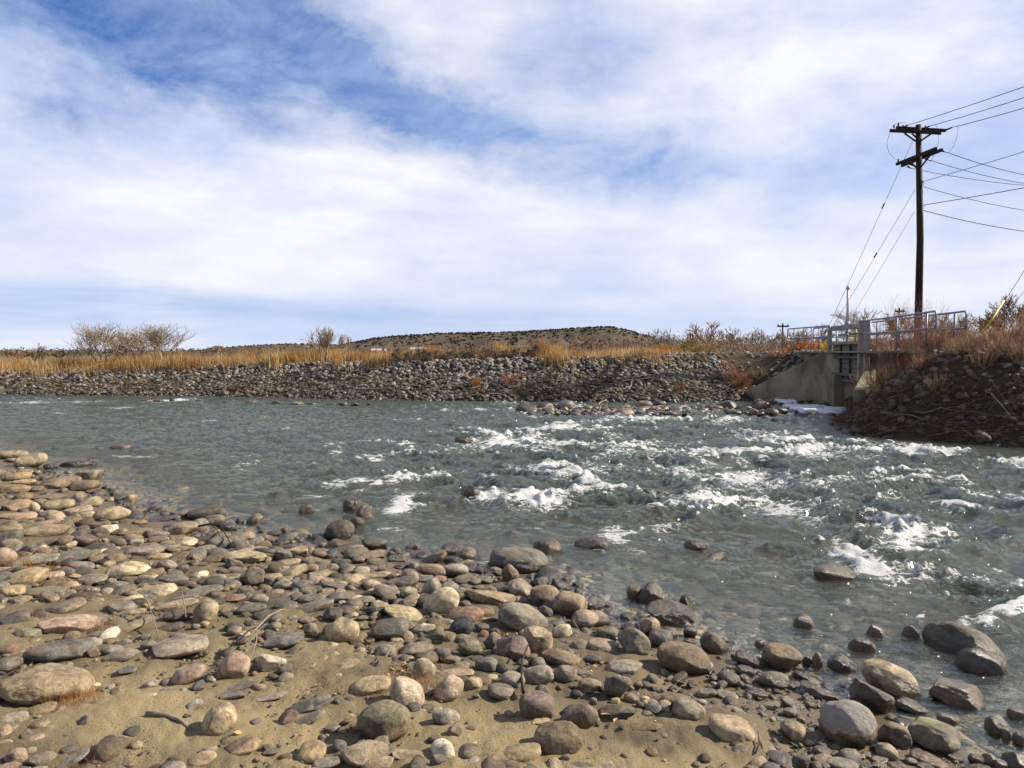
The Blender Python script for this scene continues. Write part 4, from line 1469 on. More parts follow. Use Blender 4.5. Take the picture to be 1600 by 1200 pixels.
def dens_small(px, py):
    sn, D, X_ = px_sn(px, py)
    d = sstep(-0.5, 0.05, sn) * (1 - .80 * sandy(px, py))
    clump = perlin2(X_ * 1.6, D * 1.6, 66)
    # pebble drift at the lower right
    peb = np.exp(-(((px - 1205) / 70) ** 2 + ((py - 1110) / 40) ** 2)) + np.exp(-(((px - 1330) / 130) ** 2 + ((py - 1180) / 25) ** 2)) + np.exp(-(((px - 1080) / 60) ** 2 + ((py - 1105) / 16) ** 2))
    return np.clip(d * (.30 + .7 * sstep(-.2, .35, clump)) * (.4 + .6 * sstep(1180, 980, py)) + peb, 0, 1)


def dens_bed(px, py):
    sn, D, X_ = px_sn(px, py)
    return sstep(-4.0, -0.3, sn) * (sn < 0.1)


fill_stones('packed_cobbles', 1000, 5, (.045, .105), dens_mid, 3, 'mixed grey, tan and brown cobbles packed between the larger beach stones', .80)
fill_stones('small_pebbles', 4200, 6, (.010, .042), dens_small, 2, 'fine pebbles and gravel scattered between the beach stones', .92, 2.2)
fill_stones('submerged_cobbles', 900, 7, (.07, .22), dens_bed, 2, 'brown cobbles lying under the clear shallow water along the shore', .7, 1.6, -0.03)

# ------------------------------------------------------------------ far bank stones
RNG = np.random.RandomState(77)
M['riprap_one'] = stone_mat('riprap_single', None, wetline=0.16, fine=2.2)


def along_far(t):
    seg = np.linalg.norm(np.diff(FAR, axis=0), axis=1)
    cum = np.concatenate([[0], np.cumsum(seg)])
    return np.interp(t, cum, FAR[:, 0]), np.interp(t, cum, FAR[:, 1]), cum


def bank_points(n, t0, t1, s0, s1, seed):
    rng = np.random.RandomState(seed)
    t = rng.uniform(t0, t1, n)
    x, y, _ = along_far(t)
    x2, y2, _ = along_far(t + .3)
    nx, ny = -(y2 - y), (x2 - x)
    L = np.hypot(nx, ny)
    s = rng.uniform(s0, s1, n)
    px, py = x + nx / L * s, y + ny / L * s
    return px, py, terrain(px, py)


_, _, cum = along_far(0)
T_LEFT, T_GATE, T_NOSE, T_RIGHT = cum[2] - 5, cum[10], cum[13], cum[18]
shapes = [stone_shape(2, 700 + k, 'a' if k % 2 else 'r') for k in range(12)]
bx1, by1, bz1 = bank_points(7800, T_LEFT, cum[11], -0.25, 3.7, 1)
bx2, by2, bz2 = bank_points(1500, T_NOSE, T_RIGHT + 1.5, -0.1, 5.0, 2)
bx = np.concatenate([bx1, bx2])
by = np.concatenate([by1, by2])
bz = np.concatenate([bz1, bz2])
br = np.concatenate([RNG.uniform(.055, .13, len(bx1)), RNG.uniform(.05, .13, len(bx2))])
br *= np.where(RNG.rand(len(br)) < .05, 1.35, 1.0)
right = np.arange(len(bx)) >= len(bx1)
keep = (s_far(bx, by) > -0.4) & (bx > -48) & (~((bx > 10.4) & (by > 25) & (by < 33.9 - (bx - 10.55) * .825))) & (~((bx > 13.2) & (by > 25) & (by < 34)))
bx, by, bz, br, right = bx[keep], by[keep], bz[keep], br[keep], right[keep]
ppx = 800 + FPX * bx / by
show = br / by * ((ppx > 0) & (ppx < 1600)) * ~right
order = np.argsort(-show)
single = set(order[:300].tolist())
pal = np.array([(.20, .19, .175), (.27, .255, .23), (.34, .31, .27), (.13, .125, .12), (.26, .21, .15), (.09, .085, .08), (.30, .235, .17), (.38, .36, .33)])
pw = [.22, .18, .11, .17, .12, .12, .05, .03]
V0, F0, C0 = [], [], []
base = 0
protos = [mesh_np('riprap_block', s[0], s[1], M['riprap_one']) for s in (stone_shape(3, 740 + k, 'a' if k % 2 else 'r') for k in range(10))]
for i in range(len(bx)):
    r = br[i]
    t = pal[RNG.choice(8, p=pw)] * RNG.uniform(.5, 1.0) * (.62 if right[i] else 1)
    up = np.clip(bz[i] / 1.4, 0, 1)
    silt = RNG.rand() < (.6 * (1 - up) + (.6 if right[i] else 0))
    if silt:
        t = np.array((.085, .060, .038)) * RNG.uniform(.5, 1.3)
    sx, sy, sz = r * RNG.uniform(.85, 1.3), r * RNG.uniform(.7, 1.1), r * RNG.uniform(.5, .85)
    rot = Matrix.Rotation(RNG.uniform(0, 6.28), 3, 'Z') @ Matrix.Rotation(RNG.normal(0, .45), 3, 'X') @ Matrix.Rotation(RNG.normal(0, .3), 3, 'Y')
    c = np.array([bx[i], by[i], bz[i] + sz * RNG.uniform(.05, .35)])
    if i in single:
        o = link('stone', protos[i % 10], FARBANK)
        o.matrix_basis = Matrix.Translation(c) @ rot.to_4x4() @ Matrix.Diagonal((sx, sy, sz, 1))
        o.color = (t[0], t[1], t[2], 1)
    else:
        V_, F_ = shapes[RNG.randint(12)]
        v = (V_ * np.array([sx, sy, sz])) @ np.array(rot).T + c
        V0.append(v)
        F0.append(F_ + base)
        base += len(v)
        C0.append(np.tile(t, (len(v), 1)))
o = link('riprap', mesh_np('riprap', np.vstack(V0), np.vstack(F0), M['riprap'], {'tint': ('FLOAT_COLOR', np.vstack(C0))}), FARBANK, kind='stuff')


# ------------------------------------------------------------------ twigs, grass, leaves
def tint_of(n, cols, rng, var=.25):
    cols = np.array(cols)
    return .82 * cols[rng.randint(len(cols), size=n)] * rng.uniform(1 - var, 1 + var, (n, 1))


def seg_mesh(name, S, cols, mat, sides=3):
    S = np.asarray(S, float)
    V, F = tubes_np(S, sides)
    C = np.repeat(cols, sides * 2, axis=0)
    return V, F, C


def blades(bx, by, bz, h, w, lean, rng):
    """thin upright triangles with a bent tip"""
    n = len(bx)
    a = rng.uniform(0, 2 * math.pi, n)
    dx, dy = np.cos(a), np.sin(a)
    la = rng.uniform(0, 2 * math.pi, n)
    lx, ly = np.cos(la) * lean * h, np.sin(la) * lean * h
    p0 = np.stack([bx - dx * w, by - dy * w, bz], 1)
    p1 = np.stack([bx + dx * w, by + dy * w, bz], 1)
    m0 = np.stack([bx - dx * w * .7 + lx * .35, by - dy * w * .7 + ly * .35, bz + h * .6], 1)
    m1 = np.stack([bx + dx * w * .7 + lx * .35, by + dy * w * .7 + ly * .35, bz + h * .6], 1)
    tp = np.stack([bx + lx, by + ly, bz + h * .97], 1)
    V = np.stack([p0, p1, m1, m0, tp], 1).reshape(-1, 3)
    b = np.arange(n) * 5
    F = np.concatenate([np.stack([b, b + 1, b + 2], 1), np.stack([b, b + 2, b + 3], 1), np.stack([b + 3, b + 2, b + 4], 1)])
    return V, F


STRAW = [(.36, .17, .065), (.50, .31, .115), (.58, .40, .18), (.42, .215, .075), (.62, .46, .25), (.50, .31, .115), (.33, .19, .09)]


def grass_patch(name, tx, ty, n_per, hrange, cols, label, seed, kind='stuff', cat='grass', spread=.22, w=.011, lean=.3, group=None, hscale=None):
    rng = np.random.RandomState(seed)
    n = len(tx) * n_per
    ix = np.repeat(np.arange(len(tx)), n_per)
    x = tx[ix] + rng.normal(0, spread, n)
    y = ty[ix] + rng.normal(0, spread, n)
    z = terrain(x, y) - .02
    tuft_h = rng.uniform(.65, 1.0, len(tx))
    if hscale is not None:
        tuft_h = tuft_h * hscale
    h = rng.uniform(hrange[0], hrange[1], n) * tuft_h[ix]
    V, F = blades(x, y, z, h, w, np.abs(rng.normal(0, lean, n)), rng)
    ci_ = np.clip(((perlin2(tx * .45, ty * .45, 93) * .9 + .5 + rng.normal(0, .16, len(tx))) * len(cols)).astype(int), 0, len(cols) - 1)
    tc = (.82 * np.array(cols)[ci_] * rng.uniform(.8, 1.2, (len(tx), 1)))[ix] * rng.uniform(.75, 1.25, (n, 1))
    C = np.repeat(tc, 5, axis=0)
    base = (float(np.mean(x)), float(np.mean(y)), float(np.min(z)))
    return centred(name, V, F, M['grass'], base, {'tint': ('FLOAT_COLOR', C)}, False, label=label, cat=cat, kind=kind, group=group)


gx, gy, gz = bank_points(5200, T_LEFT - 5, T_GATE - 1.5, 2.6, 11.0, 11)
gp = 800 + FPX * gx / gy
gn = perlin2(gx * .35, gy * .35, 12)
kp = RNG.rand(len(gx)) < np.clip(.55 + gn * .9, .12, 1) * np.where(gp > 1120, .45, 1) * np.where((gp > 600) & (gp < 840), .8, 1)
kp &= ~((gp > 612) & (gp < 845) & (gy < 38.6))
gx, gy, gp = gx[kp], gy[kp], gp[kp]
hs = np.interp(gp, [-200, 0, 250, 330, 420, 520, 560, 860, 900, 1250], [1.1, 1.2, 1.4, 1.3, 1.7, 1.65, 1.25, 1.2, .75, .45]) * np.clip(1 + .75 * perlin2(gx * .38, gy * .38, 13) + .35 * perlin2(gx * 1.3, gy * 1.3, 14), .35, 1.7)
grass_patch('dry_grass', gx, gy, 17, (.22, .74), STRAW, 'golden dry grass growing along the top of the far bank', 14, hscale=hs)
gx, gy, gz = bank_points(1500, T_LEFT - 5, T_GATE + 2, 11, 45, 15)
grass_patch('plain_grass', gx, gy, 12, (.25, .6), STRAW + [(.3, .2, .11)], 'dry yellow grass on the flat ground behind the far bank', 16, spread=.8, w=.03)
gx, gy, gz = bank_points(260, T_NOSE + 2, T_RIGHT + 2, 1.3, 7.0, 17)
grass_patch('bank_grass', gx, gy, 12, (.12, .4), [(.15, .10, .06), (.22, .14, .08), (.30, .21, .12)], 'short dry weeds on the dark right bank', 18, w=.006)


def grow(segs, p, d, L, r, lev, rng, spread=.5, up=.25, kids=(2, 4), nseg=3, shrink=.68):
    q = p.copy()
    for s in range(nseg):
        d = d + rng.normal(0, .13, 3) + np.array([0, 0, up * .3])
        d /= np.linalg.norm(d)
        q2 = q + d * L / nseg
        r2 = r * (1 - .28 / nseg * (s + 1))
        segs.append(np.concatenate([q, q2, [r * (1 - .28 / nseg * s), r2]]))
        if lev > 0 and (s > 0 or lev < 3):
            for _ in range(rng.randint(kids[0], kids[1]) if s == nseg - 1 else rng.randint(1, 3)):
                nd = d + rng.normal(0, spread, 3)
                nd[2] += up
                nd /= np.linalg.norm(nd)
                grow(segs, q2, nd, L * shrink * rng.uniform(.75, 1.1), max(r2 * .58, RMIN[0]), lev - 1, rng, spread, up, kids, nseg, shrink)
        q = q2


RMIN = [.006]


def woody(name, base, H, Wd, label, cat, seed, stems=1, lev=4, cols=((.14, .105, .08), (.20, .155, .115)), r0=.08, rmin=.008, spread=.5, up=.25, L0=.38, trunk_part=True, group=None, tip=None):
    rng = np.random.RandomState(seed)
    RMIN[0] = rmin
    segs = []
    for k in range(stems):
        a = rng.uniform(0, 6.28)
        tilt = rng.uniform(.1, .6) if stems > 1 else .05
        d = np.array([math.cos(a) * tilt, math.sin(a) * tilt, 1.0])
        grow(segs, np.array([rng.normal(0, .03 * stems ** .5), rng.normal(0, .03 * stems ** .5), -.05]), d / np.linalg.norm(d), 1.0, r0, lev, rng, spread, up)
    S = np.array(segs)
    ext = S[:, 3:6]
    zmax = np.percentile(ext[:, 2], 99.5)
    xw = np.percentile(np.abs(ext[:, :2]), 97)
    k = np.array([Wd / 2 / xw, Wd / 2 / xw, H / zmax])
    S[:, :3] *= k
    S[:, 3:6] *= k
    S[:, 6:8] = np.maximum(S[:, 6:8], rmin)
    C = tint_of(len(S), cols, rng, .2)
    if tip is not None:
        fine = S[:, 6] <= rmin * 1.5
        C[fine] = tint_of(int(fine.sum()), tip, rng, .25)
    thick = S[:, 6] > max(rmin * 3.0, r0 * .42)
    e = empty(name, base, label, cat, group)
    for pn, msk, sides in (('trunk', thick, 6), ('crown', ~thick, 3)):
        if msk.sum() == 0:
            continue
        V, F = tubes_np(S[msk], sides)
        link(pn, mesh_np(pn, V, F, M['twig'], {'tint': ('FLOAT_COLOR', np.repeat(C[msk], sides * 2, axis=0))}), e)
    return e


def leafy(name, base, H, Wd, cols, label, cat, seed, n=1400, leaf=.05, stems=18, group=None, stem_col=((.12, .08, .05), (.2, .13, .08)), depth=None, fill=.55):
    """shrub made of clumps of small leaf faces over thin stems"""
    rng = np.random.RandomState(seed)
    nc = max(14, int(n / 45))
    th = rng.uniform(0, 6.28, nc)
    el = np.arcsin(rng.uniform(0.02, 1, nc))
    rr = rng.uniform(fill, 1.0, nc)
    cc = np.stack([np.cos(th) * np.cos(el) * rr * Wd / 2, np.sin(th) * np.cos(el) * rr * (depth or Wd) / 2, np.sin(el) * rr * H * rng.uniform(.75, 1.0, nc)], 1)
    cc[:, 2] = np.maximum(cc[:, 2], H * .1)
    ci = rng.randint(nc, size=n)
    p = cc[ci] + rng.normal(0, 1, (n, 3)) * np.array([Wd * .075, Wd * .075, H * .085])
    p[:, 2] = np.maximum(p[:, 2], .0)
    a = rng.normal(0, 1, (n, 3))
    a /= np.linalg.norm(a, axis=1, keepdims=True)
    b = np.cross(a, rng.normal(0, 1, (n, 3)))
    b /= np.linalg.norm(b, axis=1, keepdims=True)
    s = leaf * rng.uniform(.5, 1.3, (n, 1))
    V = np.stack([p - a * s, p + a * s, p + b * s * .8], 1).reshape(-1, 3)
    F = np.arange(n * 3).reshape(-1, 3)
    cl = tint_of(nc, cols, rng, .3)[ci] * rng.uniform(.7, 1.25, (n, 1))
    e = empty(name, base, label, cat, group)
    link('foliage', mesh_np('foliage', V, F, M['leafy'], {'tint': ('FLOAT_COLOR', np.repeat(cl, 3, axis=0))}, False), e)
    tgt = cc[rng.randint(nc, size=stems)]
    o0 = rng.normal(0, Wd * .04, (stems, 3)) * np.array([1, 1, 0])
    mid = o0 * .4 + tgt * .5 + rng.normal(0, Wd * .03, (stems, 3))
    r = max(.006, leaf * .16)
    S = np.vstack([np.hstack([o0, mid, np.full((stems, 1), r * 1.6), np.full((stems, 1), r)]), np.hstack([mid, tgt, np.full((stems, 1), r), np.full((stems, 1), r * .6)])])
    V, F = tubes_np(S, 3)
    link('stems', mesh_np('stems', V, F, M['twig'], {'tint': ('FLOAT_COLOR', np.repeat(tint_of(len(S), stem_col, rng), 6, axis=0))}), e)
    return e


def switchy(name, base, H, Wd, cols, label, cat, seed, n=110, group=None, r=.007, lean=(.1, .0), side=True):
    """clump of thin upright switches with side twigs (willow shoots)"""
    rng = np.random.RandomState(seed)
    S = []
    C = []
    colr = tint_of(n, cols, rng, .3)
    for i in range(n):
        a = rng.uniform(0, 6.28)
        rad = rng.rand() ** .6
        p = np.array([math.cos(a) * rad * Wd * .22, math.sin(a) * rad * Wd * .22, -.05])
        d = np.array([math.cos(a) * rad * .5 + lean[0] + rng.normal(0, .14), math.sin(a) * rad * .5 + lean[1] + rng.normal(0, .14), 1])
        d /= np.linalg.norm(d)
        L = H * rng.uniform(.5, 1.05)
        rr = r
        for s in range(4):
            d2 = d + rng.normal(0, .11, 3)
            d2 /= np.linalg.norm(d2)
            q = p + d2 * L / 4
            S.append(np.concatenate([p, q, [rr, rr * .8]]))
            C.append(colr[i])
            if side and s > 0:
                for _ in range(rng.randint(1, 3)):
                    sd_ = d2 + rng.normal(0, .5, 3)
                    sd_ /= np.linalg.norm(sd_)
                    S.append(np.concatenate([q, q + sd_ * L * rng.uniform(.08, .22), [rr * .6, rr * .4]]))
                    C.append(colr[i] * rng.uniform(.8, 1.4))
            p = q
            d = d2
            rr *= .8
    V, F = tubes_np(np.array(S), 3)
    return link(name, mesh_np(name, V, F, M['twig'], {'tint': ('FLOAT_COLOR', np.repeat(np.array(C), 6, axis=0))}), label=label, cat=cat, group=group, loc=tuple(base))


def at_D(px, D, dz=0.0):
    x = (px - 800) / FPX * D
    z = terrain(np.array([x]), np.array([D]), False)[0]
    return (x, D, z + dz)


def hpx(top, base_pt):
    """height in metres so that the top shows at the given row"""
    return CAMZ - (top - 552) / FPX * base_pt[1] - base_pt[2]


PALEW = ((.38, .30, .20), (.48, .39, .27), (.30, .22, .14))
DARKW = ((.10, .075, .06), (.16, .12, .09), (.20, .15, .11))
# bare willows on the far bank
for px, D, top, wpx, lab, cat, st, sd_ in ((162, 43, 505, 84, 'left of the two pale bare willow bushes on the far bank grass', 'tree', 7, 1), (244, 43.5, 507, 96, 'right of the two pale bare willow bushes on the far bank grass', 'tree', 9, 2),
                               (505, 41, 512, 44, 'slender pale bare bush standing left of the dark mesa', 'tree', 5, 3), (540, 42, 523, 26, 'small thin bare sapling just right of the slender bare bush', 'tree', 3, 4),
                               (203, 44, 516, 70, 'smaller pale bare bush between the two large willow bushes', 'shrub', 6, 8),
                               (62, 46, 538, 26, 'low bare sprig on the grassy bank at the far left', 'shrub', 4, 5), (885, 42, 536, 30, 'thin leafless sapling on the bank under the mesa', 'shrub', 4, 6)):
    b = at_D(px, D)
    woody('willow_bush', b, hpx(top, b), wpx / FPX * D, lab, cat, 200 + sd_, stems=st, lev=3, cols=PALEW, r0=.035, rmin=.0085, spread=.42, up=.34, group='bare bushes on the far bank')
# leafless trees further back
trees = [(1020, 120, 518, 62, 0), (985, 140, 530, 50, 1), (1075, 95, 522, 40, 1), (1110, 80, 504, 78, 2), (1148, 92, 515, 46, 1), (1190, 85, 514, 66, 0), (1228, 100, 520, 50, 2), (960, 110, 534, 46, 2), (925, 90, 528, 48, 1), (905, 120, 532, 50, 0),
         (1342, 80, 484, 84, 0), (1295, 110, 508, 40, 0), (1410, 60, 488, 80, 2), (1465, 55, 489, 70, 1), (1530, 52, 486, 64, 2), (1565, 62, 466, 88, 1), (1598, 60, 475, 60, 0), (1640, 55, 470, 80, 2), (1255, 88, 512, 46, 0),
         (30, 170, 545, 60, 2), (90, 190, 546, 70, 1), (-20, 160, 544, 60, 0), (350, 260, 540, 60, 1), (1500, 70, 492, 60, 0), (870, 150, 536, 40, 2)]
tl = ['pale grey leafless tree', 'dark brown leafless tree', 'reddish brown leafless tree']
tw = ['over the distant trailers behind the far bank', 'beyond the bank', 'behind the gate']
tc = [(((.26, .22, .19), (.34, .30, .26)), ((.30, .25, .22), (.38, .33, .29))), (((.12, .09, .07), (.16, .12, .09)), ((.20, .14, .10), (.26, .19, .13))), (((.14, .09, .07), (.2, .12, .08)), ((.28, .15, .09), (.34, .20, .12)))]
where = ['just right of the mesa', 'at the right foot of the mesa slope', 'left of the tall reddish tree', 'tallest of the clump right of the olive bush', 'right of the tallest reddish tree', 'left of the distant pole with a crossarm',
         'just behind the distant pole with a crossarm', 'in front of the right end of the mesa', 'below the mesa near the tall grass clump', 'left in the low wood under the mesa', 'with a wide crown behind the white standpipe',
         'low behind the left railing', 'behind the railing left of the power pole', 'behind the power pole', 'behind the right end of the railing', 'with the tallest round crown at the right edge', 'cut by the right edge of the picture',
         'outside the right edge beyond the yellow guy guard', 'behind the left end of the railing', 'low on the horizon at far left', 'on the horizon below the left willow bush', 'at the left edge horizon', 'tiny on the horizon left of the mesa', 'between railing end and round crowned tree', 'under the middle of the mesa']
for i, (px, D, top, wpx, c) in enumerate(trees):
    b = at_D(px, D)
    H = max(hpx(top, b), 1.5)
    woody('bare_tree', b, H, wpx / FPX * D, tl[c] + ' ' + where[i], 'tree', 300 + i, stems=2, lev=4 if D < 70 else 3, cols=tc[c][0], tip=tc[c][1], r0=.11 * D / 80, rmin=.00032 * D, spread=.52, up=.18, group='leafless trees behind the river bank')
# brown understorey that reads as one mass
rng = np.random.RandomState(5)
n = 30000
D = rng.uniform(60, 150, n)
pxs = np.concatenate([rng.uniform(860, 1260, n // 2), rng.uniform(1240, 1700, n - n // 2)])
x = (pxs - 800) / FPX * D
z0 = terrain(x, D, False)
clump = .5 + .5 * perlin2(x * .12, D * .12, 9) + .4 * perlin2(x * .4, D * .1, 10)
topz = np.interp(pxs, [860, 900, 1000, 1100, 1240, 1300, 1400, 1500, 1700], [2.4, 2.9, 3.2, 3.6, 3.6, 2.9, 3.4, 4.6, 5.2]) * np.clip(clump, .3, 1.3) * D / 90
z = z0 + topz * rng.rand(n) ** .8
a = rng.normal(0, 1, (n, 3)) * np.array([.5, .5, 1.4])
a /= np.linalg.norm(a, axis=1, keepdims=True)
b_ = np.cross(a, rng.normal(0, 1, (n, 3)))
b_ /= np.linalg.norm(b_, axis=1, keepdims=True)
p = np.stack([x, D, z], 1)
s = (.0022 * D * rng.uniform(.6, 1.6, n))[:, None]
V = np.stack([p - a * s * 1.6, p + a * s * 1.6, p + b_ * s * .45], 1).reshape(-1, 3)
cl = tint_of(n, [(.16, .13, .105), (.22, .18, .145), (.24, .17, .12), (.13, .105, .085), (.26, .16, .10)], rng, .25)
link('thicket', mesh_np('thicket', V, np.arange(n * 3).reshape(-1, 3), M['leafy'], {'tint': ('FLOAT_COLOR', np.repeat(cl, 3, axis=0))}, False), label='brown leafless thicket behind the bank, reading as one mass', cat='thicket', kind='stuff')
# distant low wood along the left horizon
n = 9000
D = rng.uniform(200, 420, n)
pxs = rng.uniform(-150, 900, n)
x = (pxs - 800) / FPX * D
z = terrain(x, D, False) + rng.rand(n) ** .7 * (1.6 + 1.8 * np.clip(.4 + perlin2(x * .03, D * .01, 4), 0, 1)) * D / 300
p = np.stack([x, D, z], 1)
a = rng.normal(0, 1, (n, 3))
a /= np.linalg.norm(a, axis=1, keepdims=True)
b_ = np.cross(a, rng.normal(0, 1, (n, 3)))
s = (.0024 * D)[:, None]
V = np.stack([p - a * s, p + a * s, p + b_ * s * .6], 1).reshape(-1, 3)
cl = tint_of(n, [(.10, .085, .08), (.15, .12, .10), (.18, .13, .10)], rng, .25)
link('distant_woodland', mesh_np('distant_woodland', V, np.arange(n * 3).reshape(-1, 3), M['leafy'], {'tint': ('FLOAT_COLOR', np.repeat(cl, 3, axis=0))}, False), label='low dark woodland along the horizon at left', cat='woodland', kind='stuff')

# coloured bushes
ORG = [(.42, .17, .06), (.50, .22, .08), (.34, .12, .05)]
YEL = [(.50, .33, .07), (.40, .24, .06), (.58, .42, .12)]
for px, D, top, wpx, cols, lab, nn in ((1037, 39, 530, 56, ORG, 'rusty orange bush on the bank top right of the mesa', 1500), (1078, 60, 526, 62, [(.19, .14, .045), (.25, .18, .06), (.14, .11, .04)], 'round olive bush behind the rusty orange one', 1800),
                                (1105, 56, 527, 60, [(.26, .18, .07), (.33, .23, .1)], 'low tawny bush behind the pale roof', 1300), (1258, 40, 527, 52, ORG, 'bright orange bush seen through the left railing', 1700), (1285, 42, 529, 34, YEL, 'golden bush behind the left railing posts', 1000),
                                (1335, 37, 512, 50, YEL, 'yellow leaved bush behind the headgate', 1300), (1360, 33, 520, 30, [(.4, .2, .08), (.5, .3, .1)], 'orange brown bush right of the grey gate post', 800), (1560, 31, 505, 60, YEL, 'yellow flowering bush below the yellow guy guard', 900),
                                (1520, 33, 500, 50, [(.22, .17, .08), (.16, .12, .06)], 'olive brown bush behind the right railing end', 1100), (1595, 30, 495, 50, [(.2, .14, .08), (.3, .2, .1)], 'brown bush at the right edge of the bank top', 1100), (1475, 34, 505, 60, [(.17, .12, .08), (.24, .17, .1)], 'dull brown bush just right of the power pole', 1200)):
    b = at_D(px, D)
    leafy('bush', b, max(hpx(top, b), .5), wpx / FPX * D, cols, lab, 'bush', int(px), n=nn, leaf=.0016 * D, group='bushes on the bank top')
SAGE = [(.10, .085, .075), (.14, .12, .10), (.075, .062, .055), (.18, .15, .12)]
sagew = ['leftmost', 'second from left', 'third from left', 'fourth from left', 'widest middle', 'sixth from left', 'seventh from left', 'eighth from left', 'rightmost']
for i, px in enumerate((628, 652, 676, 702, 733, 760, 785, 808, 832)):
    b = at_D(px, 37.0 + .3 * math.sin(i * 2.1))
    leafy('sagebrush', b, .75 + .12 * math.sin(i * 1.7), 1.15, SAGE, sagew[i] + ' dark grey sagebrush in the row on the far bank top', 'shrub', 500 + i, n=900, leaf=.05, group='sagebrush on the far bank')
for i, (px, D, h, wpx, lab) in enumerate(((845, 37.5, 1.28, 30, 'tall golden grass clump standing above the far bank grass'), (868, 38, .95, 24, 'lower golden clump right of the tall one'), (100, 43, .7, 40, 'rusty tall clump at left on the far bank'),
                               (440, 40, 1.0, 60, 'rounded tawny grass mound left of the slender bush'), (670, 40.5, 1.25, 46, 'golden grass clump rising behind the sagebrush'), (780, 40.5, 1.3, 50, 'second golden clump rising behind the sagebrush, farther right'), (560, 39, .75, 40, 'pale straw tuft at the left foot of the mesa'))):
    b = at_D(px, D)
    rr = np.random.RandomState(40 + i)
    m = 34
    tx = b[0] + rr.normal(0, wpx / FPX * D * .22, m)
    ty = b[1] + rr.normal(0, .3, m)
    grass_patch('grass_clump', tx, ty, 26, (.45 * h, h), STRAW[:4] if i != 2 else ORG, lab, 60 + i, kind=None, cat='grass clump', spread=.10, w=.011, lean=.22, group='tall grass clumps on the far bank')

RED = [(.27, .13, .085), (.35, .18, .125), (.22, .10, .07), (.42, .27, .20)]
RUST = [(.34, .21, .12), (.27, .15, .085), (.43, .30, .18), (.22, .13, .085)]
shr = [(1400, 24.5, 470, 60, RED, 'dense red willow growing through the railing', 190), (1438, 23, 482, 70, RED, 'tall dark red willow at the foot of the power pole', 210), (1368, 25.0, 556, 40, RUST, 'rusty willow clump right of the wooden gate', 120),
       (1400, 22.4, 562, 90, RUST, 'wide tawny willow clump below the railing', 240), (1462, 21.3, 505, 74, RED, 'large pinkish red willow in front of the railing', 260), (1497, 21.6, 560, 60, RUST, 'low rusty shrub under the railing end', 130),
       (1545, 20.6, 512, 90, RED, 'red willow on the crest near the right edge', 240), (1590, 20.2, 498, 90, RED, 'red willow cut by the right edge', 240), (1570, 19.2, 560, 100, RUST, 'brown willow lower on the right bank slope', 220),
       (1520, 25, 500, 70, RUST, 'rusty willow behind the railing end', 160), (1440, 21.0, 575, 60, RUST, 'small tawny shrub on the dark slope', 110), (1600, 23, 480, 80, RUST, 'tall rusty willow behind the bank at right edge', 180),
       (1350, 26.4, 575, 26, RUST, 'small rusty shrub at the gate foot', 70), (1480, 26, 492, 60, RED, 'reddish willow behind the railing end post', 150),
       (1400, 21.6, 600, 60, RUST, 'low tawny shrub in the middle of the dark slope below the railing', 120), (1440, 20.0, 604, 54, RED, 'low red shrub half way down the right bank slope', 110), (1500, 19.6, 590, 80, RUST, 'rusty shrub spread over the slope under the railing end', 170),
       (1535, 18.9, 606, 60, RED, 'low red shrub on the slope near the right edge', 110), (1590, 18.6, 600, 70, RUST, 'brown shrub low on the slope at the right edge', 130), (1372, 23.6, 596, 40, RED, 'short red shoots beside the right wing wall', 80),
       (1465, 18.9, 630, 50, RUST, 'small tawny tuft just above the reed litter', 70), (1420, 24.6, 540, 60, RED, 'dark red willow filling the gap under the front railing', 170), (1330, 25.2, 622, 22, RUST, 'small dead tuft at the nose of the right wing wall', 50)]
for i, (px, D, top, wpx, cols, lab, nn) in enumerate(shr):
    b = at_D(px, D)
    switchy('willow_shrub', b, max(hpx(top, b), .5), wpx / FPX * D, cols, lab, 'shrub', 800 + i, n=nn, group='red willows on the right bank', r=.0065, lean=(.12, 0))
for i, (px, py, h, wpx, cols, lab) in enumerate(((745, 604, .45, 26, ORG, 'small orange shrub half way down the far bank'), (797, 603, .75, 28, [(.3, .13, .09), (.36, .18, .12)], 'dull red sprig on the stones of the far bank'), (1150, 606, 1.5, 50, [(.22, .11, .07), (.3, .16, .1), (.45, .2, .08)], 'dark rusty shrub left of the concrete wing wall'),
                                 (1163, 604, .8, 30, ORG, 'orange weed clump at the wing wall tip'), (1185, 590, .55, 30, [(.30, .26, .12), (.36, .3, .16)], 'yellowish weed clump on the stones above the wing wall'), (1062, 612, .4, 18, ORG, 'tiny orange weed near the water on the far bank'),
                                 (1215, 556, .45, 50, [(.36, .17, .09), (.42, .24, .12)], 'rusty dead weeds at the left end of the railing'), (1090, 562, .4, 60, [(.22, .13, .08), (.3, .2, .12)], 'brown dead weeds on the bank crest'), (1192, 628, .45, 22, [(.4, .32, .16), (.5, .4, .22)], 'pale dry tuft on the gravel bar'), (70, 601, .35, 30, RUST, 'small dead weed low on the far bank at left'))):
    g = ground_at(px, py, None)
    switchy('weed_clump', g, h, wpx / FPX * g[1], cols, lab, 'weed', 850 + i, n=90, group='weed clumps on the far bank', r=.008, lean=(0, 0))

